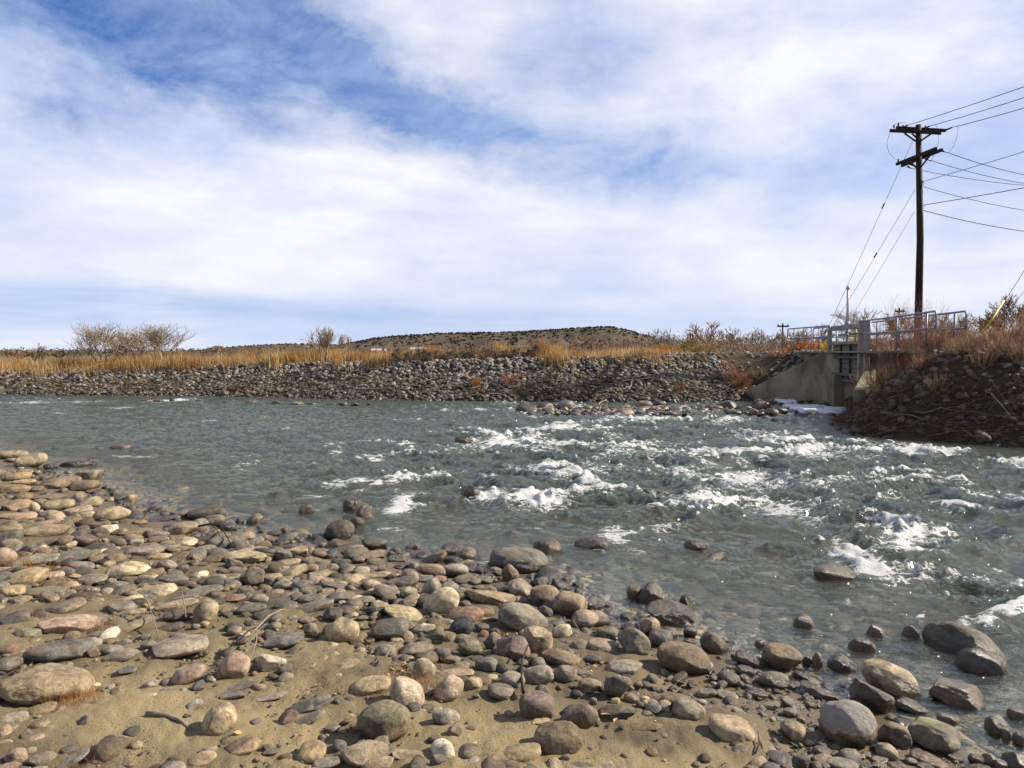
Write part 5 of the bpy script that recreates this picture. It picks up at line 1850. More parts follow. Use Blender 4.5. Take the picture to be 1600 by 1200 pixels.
# sticks and reeds caught on the banks
def litter(name, n, t0, t1, s0, s1, L, r, cols, label, seed, parent=None):
    x, y, z = bank_points(n, t0, t1, s0, s1, seed)
    rng = np.random.RandomState(seed + 1)
    a = rng.normal(0, .5, n) + np.where(rng.rand(n) < .25, rng.uniform(0, 3, n), 0)
    l = rng.uniform(L[0], L[1], n)
    d = np.stack([np.cos(a), np.sin(a) * .8, rng.normal(0, .22, n)], 1)
    p0 = np.stack([x, y, z + rng.uniform(.05, .22, n)], 1)
    p1 = p0 + d * l[:, None] * .5
    p2 = p1 + (d + rng.normal(0, .25, (n, 3))) * l[:, None] * .5
    p1[:, 2] = np.maximum(p1[:, 2], terrain(p1[:, 0], p1[:, 1]) + .06)
    p2[:, 2] = np.maximum(p2[:, 2], terrain(p2[:, 0], p2[:, 1]) + .05)
    rr = rng.uniform(r[0], r[1], n)[:, None]
    S = np.vstack([np.hstack([p0, p1, rr, rr * .85]), np.hstack([p1, p2, rr * .85, rr * .5])])
    V, F = tubes_np(S, 3)
    C = tint_of(n, cols, rng, .3)
    return link(name, mesh_np(name, V, F, M['twig'], {'tint': ('FLOAT_COLOR', np.repeat(np.vstack([C, C]), 6, axis=0))}), parent, label=label, cat='driftwood', kind='stuff')


litter('driftwood_sticks', 1500, T_LEFT, T_GATE, .0, 1.8, (.25, 1.1), (.006, .022), [(.16, .115, .075), (.26, .20, .14), (.36, .30, .23), (.10, .075, .05)], 'small driftwood sticks caught low on the far bank stones', 31)
litter('reed_litter', 3400, T_NOSE, T_RIGHT + 2, -.1, 1.4, (.12, .6), (.0025, .008), [(.09, .058, .038), (.16, .10, .06), (.26, .18, .11), (.05, .035, .024), (.12, .075, .045)], 'matted reeds and sticks along the right bank waterline', 33)
litter('slope_twigs', 1100, T_NOSE, T_RIGHT + 2, 1.6, 4.6, (.15, .7), (.0025, .007), [(.08, .052, .038), (.14, .085, .055), (.20, .12, .08)], 'dead twigs strewn over the dark right bank slope', 35)


def log(px0, py0, px1, py1, r, lab, seed, name='driftwood_log', mat='log', group='driftwood on the banks', fork=False, lift=.08, bend=.1):
    a, b = ground_at(px0, py0, None), ground_at(px1, py1, None)
    rng = np.random.RandomState(seed)
    pts = []
    for k in range(8):
        t = k / 7
        p = a + (b - a) * t + rng.normal(0, .02, 3) * np.linalg.norm(b - a)
        p[2] = max(terrain(np.array([p[0]]), np.array([p[1]]), False)[0], 0) + lift + bend * math.sin(t * 3.1)
        pts.append(p)
    if not fork:
        return tube_obj(name, pts, r, M[mat], None, 7, r1=r * .5, label=lab, cat='driftwood', group=group)
    e = empty(name, pts[0], lab, 'driftwood', group)
    tube_obj('stem', pts, r, M[mat], e, 7, r1=r * .4)
    for k in range(5):
        q = pts[2 + k % 5]
        tube_obj('branch', [q, q + rng.normal(0, .25, 3) + np.array([0, 0, .15]), q + rng.normal(0, .5, 3) + np.array([.1, 0, .3])], r * .5, M[mat], e, 5, r1=r * .15)
    return e


log(982, 614, 992, 590, .035, 'pale bent stick leaning on the far bank stones', 1)
log(1128, 591, 1152, 606, .06, 'bleached log lying on the bank left of the concrete wall', 2)
log(110, 590, 142, 601, .06, 'tangle of bleached roots on the far bank at left', 3, fork=True, bend=.35)
log(1090, 603, 1066, 602, .03, 'straight pale stick low on the far bank', 4)
log(1375, 650, 1450, 660, .028, 'long grey branch lying across the right bank litter', 5, mat='plank', bend=.04)
log(1425, 647, 1540, 653, .018, 'thin straight branch on the right bank above the reeds', 6, mat='plank', bend=.03)
log(1560, 655, 1600, 668, .016, 'crooked branch near the right edge of the bank', 7, fork=True, mat='plank', bend=.03)
log(1196, 630, 1262, 626, .07, 'flat bleached plank on the gravel bar before the wing wall', 8, lift=.10, bend=.03)
log(936, 646, 950, 633, .03, 'thin pale stick standing in the rock bar', 9, lift=.1, bend=.2)
log(868, 603, 880, 585, .03, 'forked grey stick on the middle of the far bank', 10, fork=True)

# ------------------------------------------------------------------ rocks of the gravel bar and in the rapids
RB = [(823, 638, 33, 15, 'dark', 'r'), (852, 634, 25, 13, 'dark', 'r'), (856, 640, 21, 10, 'wetbrown', 'r'), (886, 632, 25, 16, 'gray', 'r'), (882, 639, 12, 7, 'tan', 'r'), (918, 637, 18, 9, 'tan', 'r'), (945, 640, 20, 10, 'brown', 'r'), (976, 644, 28, 14, 'tan', 'r'),
      (978, 635, 18, 8, 'gray', 'r'), (1007, 631, 24, 12, 'tan', 'r'), (1031, 630, 20, 10, 'dark', 'r'), (1024, 638, 19, 9, 'tan', 'r'), (1055, 640, 22, 10, 'dark', 'r'), (1037, 637, 17, 7, 'brown', 'r'), (1139, 633, 30, 15, 'dark', 'r'), (1124, 634, 9, 8, 'dark', 'r'),
      (1192, 636, 28, 14, 'brown', 'r'), (1207, 645, 20, 8, 'gray', 'r'), (1178, 646, 14, 7, 'red', 'r'), (1150, 644, 18, 8, 'dark', 'r'), (900, 643, 18, 8, 'dark', 'r'), (930, 645, 16, 7, 'dark', 'r'), (1000, 643, 16, 7, 'dark', 'r'), (1078, 643, 16, 6, 'dark', 'r'),
      (1098, 640, 14, 6, 'dark', 'r'), (1165, 640, 14, 7, 'dark', 'r'), (1222, 644, 18, 8, 'dark', 'r'), (1240, 646, 16, 7, 'gray', 'r'), (1186, 629, 16, 7, 'tan', 'a'), (1220, 626, 22, 6, 'cream', 'a'), (1240, 628, 24, 5, 'white', 'a'), (962, 646, 14, 6, 'gray', 'r'), (1262, 628, 20, 5, 'tan', 'a'),
      (224, 625, 20, 4, 'dark', 'r'), (246, 625, 17, 4, 'brown', 'r'), (268, 624, 8, 6, 'dark', 'r'), (311, 626, 12, 4, 'dark', 'r'), (352, 628, 12, 4, 'dark', 'r'), (391, 627, 20, 6, 'brown', 'r'), (430, 628, 12, 5, 'dark', 'r'), (462, 630, 19, 6, 'tan', 'r'), (485, 630, 17, 4, 'dark', 'r'),
      (516, 631, 16, 4, 'dark', 'r'), (535, 630, 14, 5, 'brown', 'r'), (554, 631, 12, 4, 'dark', 'r'), (577, 631, 9, 5, 'dark', 'r')]
rp = sorted(range(len(RB)), key=lambda i: RB[i][0])
bar_i = [i for i in rp if RB[i][0] > 800]
left_i = [i for i in rp if RB[i][0] < 800]
ordn = ['first', 'second', 'third', 'fourth', 'fifth', 'sixth', 'seventh', 'eighth', 'ninth', 'tenth', 'eleventh', 'twelfth', 'thirteenth', 'fourteenth', 'fifteenth', 'sixteenth', 'seventeenth', 'eighteenth', 'nineteenth', 'twentieth',
        'twenty-first', 'twenty-second', 'twenty-third', 'twenty-fourth', 'twenty-fifth', 'twenty-sixth', 'twenty-seventh', 'twenty-eighth', 'twenty-ninth', 'thirtieth', 'thirty-first', 'thirty-second', 'thirty-third', 'thirty-fourth']
for lst, txt in ((bar_i, 'rock from the left in the rock bar before the far bank'), (left_i, 'rock from the left in the thin line breaking the far water')):
    for k, i in enumerate(lst):
        cx, cy, w, h, tone, shp = RB[i]
        w *= 1.1
        h *= 1.25
        D = 2.1 * FPX / (cy + h * .4 - 552)
        g = on_z(cx, cy + h * .35, 0.0)
        a = w / 2 / FPX * g[1]
        c = h * .62 / FPX * g[1]
        V, F = stone_shape(4, 1500 + i, shp)
        o = link('boulder', mesh_np('boulder', V, F, M['stone']), loc=(g[0], g[1] + a * .4, c * .12 + (.08 if cx > 1170 else 0)), label='%s %s %s' % (ordn[k], CNAME[tone], txt), cat='rock', group='rocks in the river by the far bank')
        o.scale = (a, a * .8, c)
        o.rotation_euler = (0, 0, i * 1.1 % .6 - .3)
        tt = np.array(TONE[tone])
        o.color = (tt[0], tt[1], tt[2], .35)
rng = np.random.RandomState(9)
V0, F0, C0 = [], [], []
base = 0
for k in range(420):
    px = rng.uniform(810, 1330)
    py = rng.normal(641, 3.5)
    if px > 1180:
        py = rng.normal(638, 6)
    g = on_z(px, py, 0)
    zt = max(terrain(np.array([g[0]]), np.array([g[1]]), False)[0], -.03)
    r = rng.uniform(.06, .17)
    V_, F_ = shapes[rng.randint(12)]
    v = V_ * np.array([r * 1.2, r, r * .6]) + np.array([g[0], g[1], zt + r * .2])
    V0.append(v)
    F0.append(F_ + base)
    base += len(v)
    C0.append(np.tile(np.array(TONE[rng.choice(['dark', 'gray', 'brown', 'tan', 'slate'])]) * rng.uniform(.6, 1.0), (len(v), 1)))
link('bar_gravel', mesh_np('bar_gravel', np.vstack(V0), np.vstack(F0), M['stones'], {'tint': ('FLOAT_COLOR', np.vstack(C0))}), label='small wet stones of the rock bar in front of the far bank', cat='stones', kind='stuff')

for (cx, cy, w, h, tone, lab) in ((722, 686, 24, 13, 'wetbrown', 'mossy rock poking out of the rapids left of the first big white water'), (735, 767, 34, 20, 'wet', 'glossy rock under a breaking wave in mid river'), (1308, 894, 66, 22, 'wetbrown', 'glossy brown rock with water pouring over it right of centre'),
                                  (1035, 770, 24, 10, 'wetbrown', 'small ochre rock under the right rapids'), (1012, 768, 26, 12, 'wet', 'dark rock beside the small ochre rock in the rapids'), (925, 848, 56, 18, 'wet', 'dark rock just under the surface beyond the waterline boulder'), (1090, 850, 40, 14, 'wet', 'sunken dark rock left of the glossy brown one'),
                                  (185, 697, 34, 8, 'wetbrown', 'rock barely awash in the calm water at left'), (770, 742, 20, 8, 'wet', 'tiny black rock tip in the middle rapids')):
    g = on_z(cx, cy + h * .3, 0)
    a = w / 2 / FPX * g[1]
    c = h * .8 / FPX * g[1]
    V, F = stone_shape(5, int(cx), 'r')
    o = link('boulder', mesh_np('boulder', V, F, M['stone']), loc=(g[0], g[1] + a * .3, c * .05), label=lab, cat='rock', group='rocks in the rapids')
    o.scale = (a, a * .8, c * .8)
    tt = TONE[tone]
    o.color = (tt[0], tt[1], tt[2], 0)

# thin ice and snow on the slack water
def ice(cx, cy, w, h, lab, seed, z=.10):
    g = on_z(cx, cy, z)
    rx = w / 2 / FPX * g[1]
    ry = h / 2 / FPX * g[1] ** 2 / CAMZ
    V, F = [], []
    n = 48
    rings = [0, .35, .7, .93, 1.0, 1.0]
    hz = [.035, .03, .03, .02, 0, -.10]
    for j, (rr, zz) in enumerate(zip(rings, hz)):
        for k in range(n):
            t = 2 * math.pi * k / n
            q = 1 + .28 * float(perlin2(np.array([math.cos(t) * 1.9 + seed]), np.array([math.sin(t) * 1.9]), seed)[0]) + .12 * math.sin(5 * t + seed)
            V.append((math.cos(t) * rx * rr * q, math.sin(t) * ry * rr * q, zz + (.012 * math.sin(k * 2.3 + j) if j < 4 else 0)))
    for j in range(5):
        for k in range(n):
            k2 = (k + 1) % n
            F.append((j * n + k, (j + 1) * n + k, (j + 1) * n + k2, j * n + k2))
    me = bpy.data.meshes.new('ice_sheet')
    me.from_pydata(V, [], F)
    me.materials.append(M['snow'])
    for p_ in me.polygons:
        p_.use_smooth = True
    return link('ice_sheet', me, loc=(g[0], g[1], z), label=lab, cat='ice', group='ice below the headgate')


ice(1276, 637, 84, 13, 'broad white sheet of thin ice at the foot of the concrete wall', 3)
ice(1228, 626, 30, 4, 'small white ice lump on the gravel bar', 5, .18)
ice(1238, 643, 40, 4, 'narrow white ice rim in front of the broad sheet', 7, .06)

# ------------------------------------------------------------------ mesa
def mesa(name, prof, D, depth, label):
    pxs = np.array([p[0] for p in prof], float)
    tops = np.array([p[1] for p in prof], float)
    nu, nv = 320, 40
    U = np.linspace(pxs[0], pxs[-1], nu)
    top = np.interp(U, pxs, tops)
    crest = CAMZ + (552 - top) / FPX * D
    v = np.linspace(-1, 1, nv)
    Xc = (U - 800) / FPX * D
    GX, GV = np.meshgrid(Xc, v, indexing='ij')
    GY = D + GV * depth
    H = crest[:, None] * np.ones_like(GV)
    shp = np.where(GV < 0, sstep(-1, -.15, GV) ** .8, 1 - .25 * GV)
    gul = 1 - .28 * np.abs(perlin2(GX / 24, GY / 70, 61)) * sstep(1, .2, np.abs(shp * 2 - 1))
    Z = -2 + (H + 2) * shp * gul + .6 * perlin2(GX / 9, GY / 9, 62) * shp
    idx = np.arange(nu * nv).reshape(nu, nv)
    Q = np.stack([idx[:-1, :-1], idx[1:, :-1], idx[1:, 1:], idx[:-1, 1:]], -1).reshape(-1, 4)
    V = np.stack([GX.ravel(), GY.ravel(), Z.ravel()], 1)
    o = link(name, mesh_np(name, V, Q, M['mesa']), kind='structure')
    return GX, GY, Z


g1 = mesa('mesa', [(520, 549), (545, 541), (565, 535), (600, 529), (650, 525), (690, 523), (760, 521.5), (800, 521), (850, 518), (890, 515.5), (930, 513), (955, 513.5), (975, 518), (1000, 526), (1030, 534), (1060, 541), (1100, 546)], 800, 150, '')
g2 = mesa('low_mesa', [(320, 549), (345, 546), (380, 542), (440, 539), (470, 538), (520, 539), (560, 541), (600, 546)], 1100, 150, '')
g3 = mesa('far_ridge', [(1040, 549), (1120, 541), (1200, 536), (1260, 538), (1330, 533), (1500, 530), (1700, 528)], 1500, 200, '')
rng = np.random.RandomState(3)
V0, F0 = [], []
base = 0
Vi, Fi = ico(1)
C0 = []
for G, n in ((g1, 4200), (g2, 900), (g3, 800)):
    GX, GY, Z = G
    for k in range(n):
        i, j = rng.randint(GX.shape[0] - 1), rng.randint(1, 26)
        fu, fv = rng.rand(), rng.rand()
        x = GX[i, j] * (1 - fu) + GX[i + 1, j] * fu
        y = GY[i, j] * (1 - fv) + GY[i, j + 1] * fv
        if perlin2(np.array([x / 40]), np.array([y / 30]), 8)[0] < -.28 and rng.rand() < .7:
            continue
        z = Z[i, j]
        s = rng.uniform(.9, 1.9)
        V0.append(Vi * np.array([s, s, s * .9]) * rng.uniform(.8, 1.2, (len(Vi), 1)) + np.array([x, y, z + s * .3]))
        F0.append(Fi + base)
        base += len(Vi)
        C0.append(np.tile(np.array([.040, .038, .028]) * rng.uniform(.7, 1.5), (len(Vi), 1)))
link('juniper_scrub', mesh_np('juniper_scrub', np.vstack(V0), np.vstack(F0), M['leafy'], {'tint': ('FLOAT_COLOR', np.vstack(C0))}), label='dark juniper scrub dotted over the mesa slopes', cat='scrub', kind='stuff')

# ------------------------------------------------------------------ low pale buildings beyond the bank
for px0, px1, D, ytop, lab in ((972, 1013, 130, 550.2, 'low pale trailer just left of the rusty orange bush'), (1064, 1140, 120, 546.5, 'long low building with a pale roof right of the olive bush'), (1144, 1168, 125, 548, 'short pale shed right of the long pale roof'),
                               (580, 602, 300, 545.5, 'small white house at the left foot of the mesa'), (640, 664, 280, 543.5, 'small pale roofed house in front of the mesa')):
    xa, xb = (px0 - 800) / FPX * D, (px1 - 800) / FPX * D
    zt = CAMZ + (552 - ytop) / FPX * D
    zg = terrain(np.array([(xa + xb) / 2]), np.array([D]), False)[0]
    e = empty('low_building', ((xa + xb) / 2, D, zg), lab, 'building', 'low buildings beyond the far bank')
    Ht = max(zt - zg, .8)
    wl = xb - xa
    box_mesh('wall', ((xa + xb) / 2, D + 2, zg + Ht * .40), (wl * .96, 4, Ht * .8), M['wall'], parent=e, bevel=0)
    bm = bmesh.new()
    vs = [bm.verts.new(p) for p in ((-wl / 2, -2.4, 0), (wl / 2, -2.4, 0), (wl / 2, 2.4, 0), (-wl / 2, 2.4, 0), (-wl / 2, 0, Ht * .26), (wl / 2, 0, Ht * .26))]
    for f in ((0, 1, 5, 4), (3, 4, 5, 2), (0, 4, 3), (1, 2, 5), (0, 3, 2, 1)):
        bm.faces.new([vs[i] for i in f])
    me = bpy.data.meshes.new('roof')
    bm.to_mesh(me)
    bm.free()
    me.materials.append(M['roof'])
    r_ = link('roof', me, e)
    r_.location = (0, 2, Ht * .8)
    for k in range(max(2, int(wl / 2.5))):
        box_mesh('window', (xa + wl * (k + .5) / max(2, int(wl / 2.5)), D - .02, zg + Ht * .45), (.8, .06, Ht * .3), M['iron'], parent=e, bevel=0)

# ------------------------------------------------------------------ concrete headworks
def wall_prism(name, a, b, prof, th, mat, parent, zb=-.5):
    """vertical wall from a to b in plan; prof = [(t, ztop)...]; thickness th to the far side"""
    a, b = np.array(a, float), np.array(b, float)
    d = b - a
    L = np.linalg.norm(d)
    nrm = np.array([-d[1], d[0]]) / L
    if nrm[1] < 0:
        nrm = -nrm
    V, F = [], []
    m = len(prof)
    for off in (0, th):
        for t, z in prof:
            q = a + d * t + nrm * off
            V += [(q[0], q[1], zb), (q[0], q[1], z)]
    o2 = 2 * m
    for i in range(m - 1):
        F.append((2 * i, 2 * i + 2, 2 * i + 3, 2 * i + 1))
        F.append((o2 + 2 * i, o2 + 2 * i + 1, o2 + 2 * i + 3, o2 + 2 * i + 2))
        F.append((2 * i + 1, 2 * i + 3, o2 + 2 * i + 3, o2 + 2 * i + 1))
    F.append((0, 1, o2 + 1, o2))
    F.append((2 * m - 2, o2 + 2 * m - 2, o2 + 2 * m - 1, 2 * m - 1))
    base = parent.location if parent else Vector((a[0], a[1], 0))
    V = [tuple(Vector(v) - base) for v in V]
    bm = bmesh.new()
    vs = [bm.verts.new(v) for v in V]
    for f in F:
        bm.faces.new([vs[i] for i in f])
    bmesh.ops.recalc_face_normals(bm, faces=bm.faces)
    bmesh.ops.bevel(bm, geom=[e for e in bm.edges if e.calc_face_angle(0) > .5], offset=.018, segments=1, affect='EDGES')
    me = bpy.data.meshes.new(name)
    bm.to_mesh(me)
    bm.free()
    me.materials.append(mat)
    o = link(name, me, parent)
    if parent is None:
        o.location = base
    return o


G0, G1 = np.array([13.42, 31.2]), np.array([12.98, 27.5])
ww = wall_prism('wing_wall', (10.55, 33.6), (13.40, 31.25), [(0, .42), (.035, .46), (.90, 2.16), (1.0, 2.19)], .32, M['concrete'], None)
ww['label'] = 'sloping concrete wing wall left of the wooden gate'
ww['category'] = 'wall'
rw = wall_prism('wing_wall', (11.62, 25.3), (12.92, 27.3), [(0, .86), (.06, .90), (1.0, 1.50)], -.38, M['concrete'], None)
rw['label'] = 'short sloping concrete wing wall right of the gate running to the river'
rw['category'] = 'wall'
ab = box_mesh('abutment_wall', (13.75, 34.6, 1.75), (.4, 4.2, .86), M['concrete'], rot=math.radians(3), bevel=.02, label='low concrete abutment under the left railing', cat='wall')
hg = empty('headgate', (G0[0], G0[1], 0), 'weathered timber headgate between the two concrete wing walls', 'gate')


def gp_(t, z, off=0.0):
    d = G1 - G0
    n_ = np.array([-abs(d[1]), d[0] * -1 if False else 0.0])
    q = G0 + d * t
    return (q[0] - off, q[1], z)


bar_mesh('pier', gp_(-.02, -.3, .0), gp_(-.02, 2.2, .0), .34, .34, M['concrete'], hg, .02)
bar_mesh('pier', gp_(.30, -.3, -.02), gp_(.30, 1.24, -.02), .42, .75, M['concrete'], hg, .02)
k = 0
zz = 1.30
while zz < 2.46:
    bar_mesh('plank', gp_(.05, zz + .095, .02), gp_(.93, zz + .095, .02), .06, .185, M['plank'], hg, .008)
    zz += .198
for z_, off in ((1.27, .10), (1.95, .10), (2.50, .10)):
    bar_mesh('cross_beam', gp_(.03, z_, off), gp_(.95, z_, off), .14, .10, M['frame'] if z_ > 2 else M['plank'], hg)
bar_mesh('lower_beam', gp_(.08, 1.02, .03), gp_(.95, 1.02, .03), .12, .09, M['plank'], hg)
for t_ in (.36, .66):
    bar_mesh('stiffener', gp_(t_, 1.33, .075), gp_(t_, 2.44, .075), .05, .10, M['iron'], hg, .005)
bar_mesh('gate_post', gp_(.02, .0, .16), gp_(.02, 3.05, .16), .13, .16, M['frame'], hg)
bar_mesh('gate_post', gp_(1.0, .6, .12), gp_(1.0, 3.32, .12), .14, .18, M['frame'], hg)
bar_mesh('gate_post', gp_(1.09, 1.2, .02), gp_(1.09, 3.30, .02), .14, .18, M['frame'], hg)
bar_mesh('top_beam', gp_(.0, 3.10, .14), gp_(.985, 3.10, .14), .13, .17, M['frame'], hg)
bar_mesh('top_beam', gp_(.0, 2.86, -.25), gp_(.985, 2.86, -.25), .09, .10, M['frame'], hg)
wall_prism('back_wall', (13.8, 31.0), (13.3, 27.4), [(0, 1.2), (1, 1.2)], .2, M['concrete'], hg, -.4)
box_mesh('headwall', (13.62, 29.4, 1.1), (.5, 4.3, 2.05), M['concrete'], rot=math.radians(6.8), parent=hg, bevel=.01)

# hoist with the white standpipe
hb = P(1324, 508, 29.6)
ho = empty('gate_hoist', (hb[0], hb[1], 2.2), 'blue grey gate hoist with a tall white stem pipe on the headgate', 'hoist')
tube_obj('stem_pipe', [(hb[0], hb[1], 3.35), (hb[0], hb[1], 4.66)], .045, M['white'], ho, 12)
tube_obj('pipe_cap', [(hb[0], hb[1], 4.62), (hb[0], hb[1], 4.76)], .068, M['white'], ho, 12)
tube_obj('gearbox', [(hb[0], hb[1], 3.10), (hb[0], hb[1], 3.22), (hb[0], hb[1], 3.36)], .17, M['gear'], ho, 12, r1=.09)
tube_obj('crank_shaft', [(hb[0], hb[1], 3.2), (hb[0] + .1, hb[1] - .45, 3.2)], .03, M['gear'], ho, 8)
tube_obj('pedestal', [(hb[0], hb[1], 2.2), (hb[0], hb[1], 3.12)], .05, M['gear'], ho, 8)
box_mesh('motor_housing', (hb[0] + .03, hb[1] - .35, 3.20), (.20, .30, .16), M['gear'], parent=ho, bevel=.03)

# walkway deck
d0, d1 = np.array([13.85, 36.2]), np.array([12.15, 20.6])
dk = empty('walkway', (d0[0], d0[1], 2.2), 'narrow concrete and plank walkway over the headgate', 'walkway')
nb = 26
for i in range(nb):
    t0_, t1_ = (i + .04) / nb, (i + .96) / nb
    q0, q1 = d0 + (d1 - d0) * t0_, d0 + (d1 - d0) * t1_
    bar_mesh('deck_slab', (q0[0] + .12, q0[1], 2.15), (q1[0] + .12, q1[1], 2.15), .70, .07, M['concrete'], dk, .01)


def rail(name, plan, ztop, zmid, posts, label, loop_start=True, loop_end=True, zbase=2.2):
    e = empty(name, (plan[0][0], plan[0][1], zbase), label, 'railing', 'steel pipe railings of the walkway')
    plan = [np.array(p, float) for p in plan]
    R_ = .030

    def path():
        pts = []
        c = .10
        a, a2 = plan[0], plan[1]
        da = (a2 - a) / np.linalg.norm(a2 - a)
        b, b2 = plan[-1], plan[-2]
        db = (b2 - b) / np.linalg.norm(b2 - b)
        if loop_start:
            pts += [(*(a + da * .45), zmid), (*(a + da * c), zmid), (*(a + da * .03), zmid + .03), (*a, zmid + c), (*a, ztop - c), (*(a + da * .03), ztop - .03), (*(a + da * c), ztop)]
        else:
            pts += [(*a, ztop)]
        for p in plan[1:-1]:
            pts.append((*p, ztop))
        if loop_end:
            pts += [(*(b + db * c), ztop), (*(b + db * .03), ztop - .03), (*b, ztop - c), (*b, zmid + c), (*(b + db * .03), zmid + .03), (*(b + db * c), zmid), (*(b + db * .45), zmid)]
        else:
            pts += [(*b, ztop)]
        return pts
    tube_obj('top_rail', path(), R_, M['galv'], e, 8)
    tube_obj('mid_rail', [(*p, zmid) for p in ([plan[0] + (plan[1] - plan[0]) * (.45 / np.linalg.norm(plan[1] - plan[0]) if loop_start else 0)] + plan[1:-1] + [plan[-1] + (plan[-2] - plan[-1]) * (.45 / np.linalg.norm(plan[-2] - plan[-1]) if loop_end else 0)])], R_ * .95, M['galv'], e, 8)
    for px, zb in posts:
        # nearest point of the plan line to that bearing
        best = None
        for A_, B_ in zip(plan[:-1], plan[1:]):
            for t in np.linspace(0, 1, 200):
                q = A_ + (B_ - A_) * t
                er = abs(800 + FPX * q[0] / q[1] - px)
                if best is None or er < best[0]:
                    best = (er, q)
        q = best[1]
        po = tube_obj('post', [(q[0], q[1], zb), (q[0], q[1], ztop)], R_ * 1.1, M['galv'], e, 8)
        tube_obj('base_flange', [(q[0], q[1], zbase - .02), (q[0], q[1], zbase + .03)], R_ * 2.2, M['galv'], e, 8)


rail('railing', [(13.3, 36.0), (13.45, 33.5), (13.42, 31.5)], 3.27, 2.80, [(1240, 2.15), (1267, 1.95), (1295, 2.2)], 'front pipe railing left of the headgate, ends bent down in a loop')
rail('railing', [(12.72, 26.9), (12.3, 23.6), (11.75, 20.7)], 3.27, 2.80, [(1358, 2.2), (1400, 2.2), (1446, 2.2)], 'front pipe railing right of the headgate, in front of the power pole', loop_start=False)
rail('railing', [(14.2, 35.2), (14.05, 31.5), (13.6, 28.0), (12.62, 20.75)], 3.27, 2.80, [(1279, 2.15), (1306, 2.15), (1336, 2.15), (1369, 2.15), (1403, 2.15), (1490, 2.1)], 'long back pipe railing running behind the headgate to the right end')

# ------------------------------------------------------------------ power pole with its arms and wires
PD = 36.0
pb = at_D(1433, PD)
pt = P(1435, 195, PD)
pole = empty('power_pole', (pb[0], PD, pb[2]), 'tall dark wooden power pole with two pairs of crossarms', 'power pole')
tube_obj('pole', [(pb[0], PD, pb[2] - .3), (pb[0] + .01, PD, (pb[2] + pt[2]) / 2), (pt[0], PD, pt[2])], .185, M['pole'], pole, 16, r1=.125)
bar_mesh('crossarm', P(1390, 204, 36.4), P(1471, 208, 35.2), .12, .14, M['pole'], pole)
bar_mesh('crossarm', P(1400, 199.5, 36.8), P(1478, 204, 35.6), .12, .14, M['pole'], pole)
bar_mesh('crossarm', P(1401, 256.5, 37.3), P(1463, 232, 34.4), .12, .14, M['pole'], pole)
bar_mesh('crossarm', P(1409, 259, 37.7), P(1472, 234, 34.8), .12, .14, M['pole'], pole)
for a_, b_ in ((P(1413, 208, 36.0), P(1431, 221, 35.85)), (P(1455, 209, 35.3), P(1437, 221, 35.85)), (P(1425, 209, 36.3), P(1433, 216, 36.2)),
               (P(1453, 243, 34.9), P(1439, 261, 35.85)), (P(1418, 255, 36.9), P(1431, 260, 36.1)), (P(1422, 253, 36.6), P(1432, 262, 36.1))):
    bar_mesh('brace', a_, b_, .045, .07, M['pole'], pole, 0)


def insulator(px, py, D, up=True, r=.06, parent=pole):
    c = P(px, py, D)
    V, F = [], []
    prof = [(.012, -.13), (.025, -.05), (r, -.04), (r * .7, 0), (r * .95, .01), (r * .5, .05), (r * .6, .07), (.0, .10)]
    n = 10
    for rr, z in prof:
        for k in range(n):
            t = 2 * math.pi * k / n
            V.append((rr * math.cos(t), rr * math.sin(t), z))
    for j in range(len(prof) - 1):
        for k in range(n):
            F.append((j * n + k, j * n + (k + 1) % n, (j + 1) * n + (k + 1) % n, (j + 1) * n + k))
    me = bpy.data.meshes.new('insulator')
    me.from_pydata(V, [], F)
    me.materials.append(M['iron'])
    o = link('insulator', me, parent)
    o.location = Vector(c) - parent.location
    return o


def strain(a, b, parent=pole):
    """string insulator between two points"""
    a, b = np.array(a), np.array(b)
    pts = [a + (b - a) * t for t in (0, .25, .26, .5, .51, .75, .76, 1)]
    return tube_obj('strain_insulator', [pts[0], (pts[0] + pts[-1]) / 2, pts[-1]], .05, M['iron'], parent, 8, r1=.032)


for px, py, D in ((1397, 197.5, 36.4), (1404, 194.5, 36.7), (1411, 198, 36.6), (1446, 199, 35.8), (1404, 251, 37.3)):
    insulator(px, py, D)
strain(P(1478, 203, 35.6), P(1488, 199, 35.4))
strain(P(1445, 200, 36.0), P(1453, 197, 35.7))
strain(P(1411, 199, 36.6), P(1419, 195.5, 36.4))
strain(P(1472, 235.5, 34.8), P(1478, 237.5, 34.9))
strain(P(1446, 248, 35.5), P(1455, 251, 35.6))
strain(P(1418, 260, 37), P(1424, 263, 37))
insulator(1441, 284, 35.8, r=.05)
insulator(1440, 291, 35.8, r=.05)
insulator(1440, 322, 35.8, r=.05)
insulator(1440, 328, 35.8, r=.05)


def jumper(pix, D, lab=None):
    pts = [P(x_, y_, D) for x_, y_ in pix]
    # smooth through the points
    out = []
    for i in range(len(pts) - 1):
        p0, p1, p2, p3 = pts[max(i - 1, 0)], pts[i], pts[i + 1], pts[min(i + 2, len(pts) - 1)]
        for t in np.linspace(0, 1, 5)[:-1]:
            out.append(.5 * ((2 * p1) + (-p0 + p2) * t + (2 * p0 - 5 * p1 + 4 * p2 - p3) * t * t + (-p0 + 3 * p1 - 3 * p2 + p3) * t ** 3))
    out.append(pts[-1])
    tube_obj('jumper_wire', out, .008, M['wire'], pole, 5)


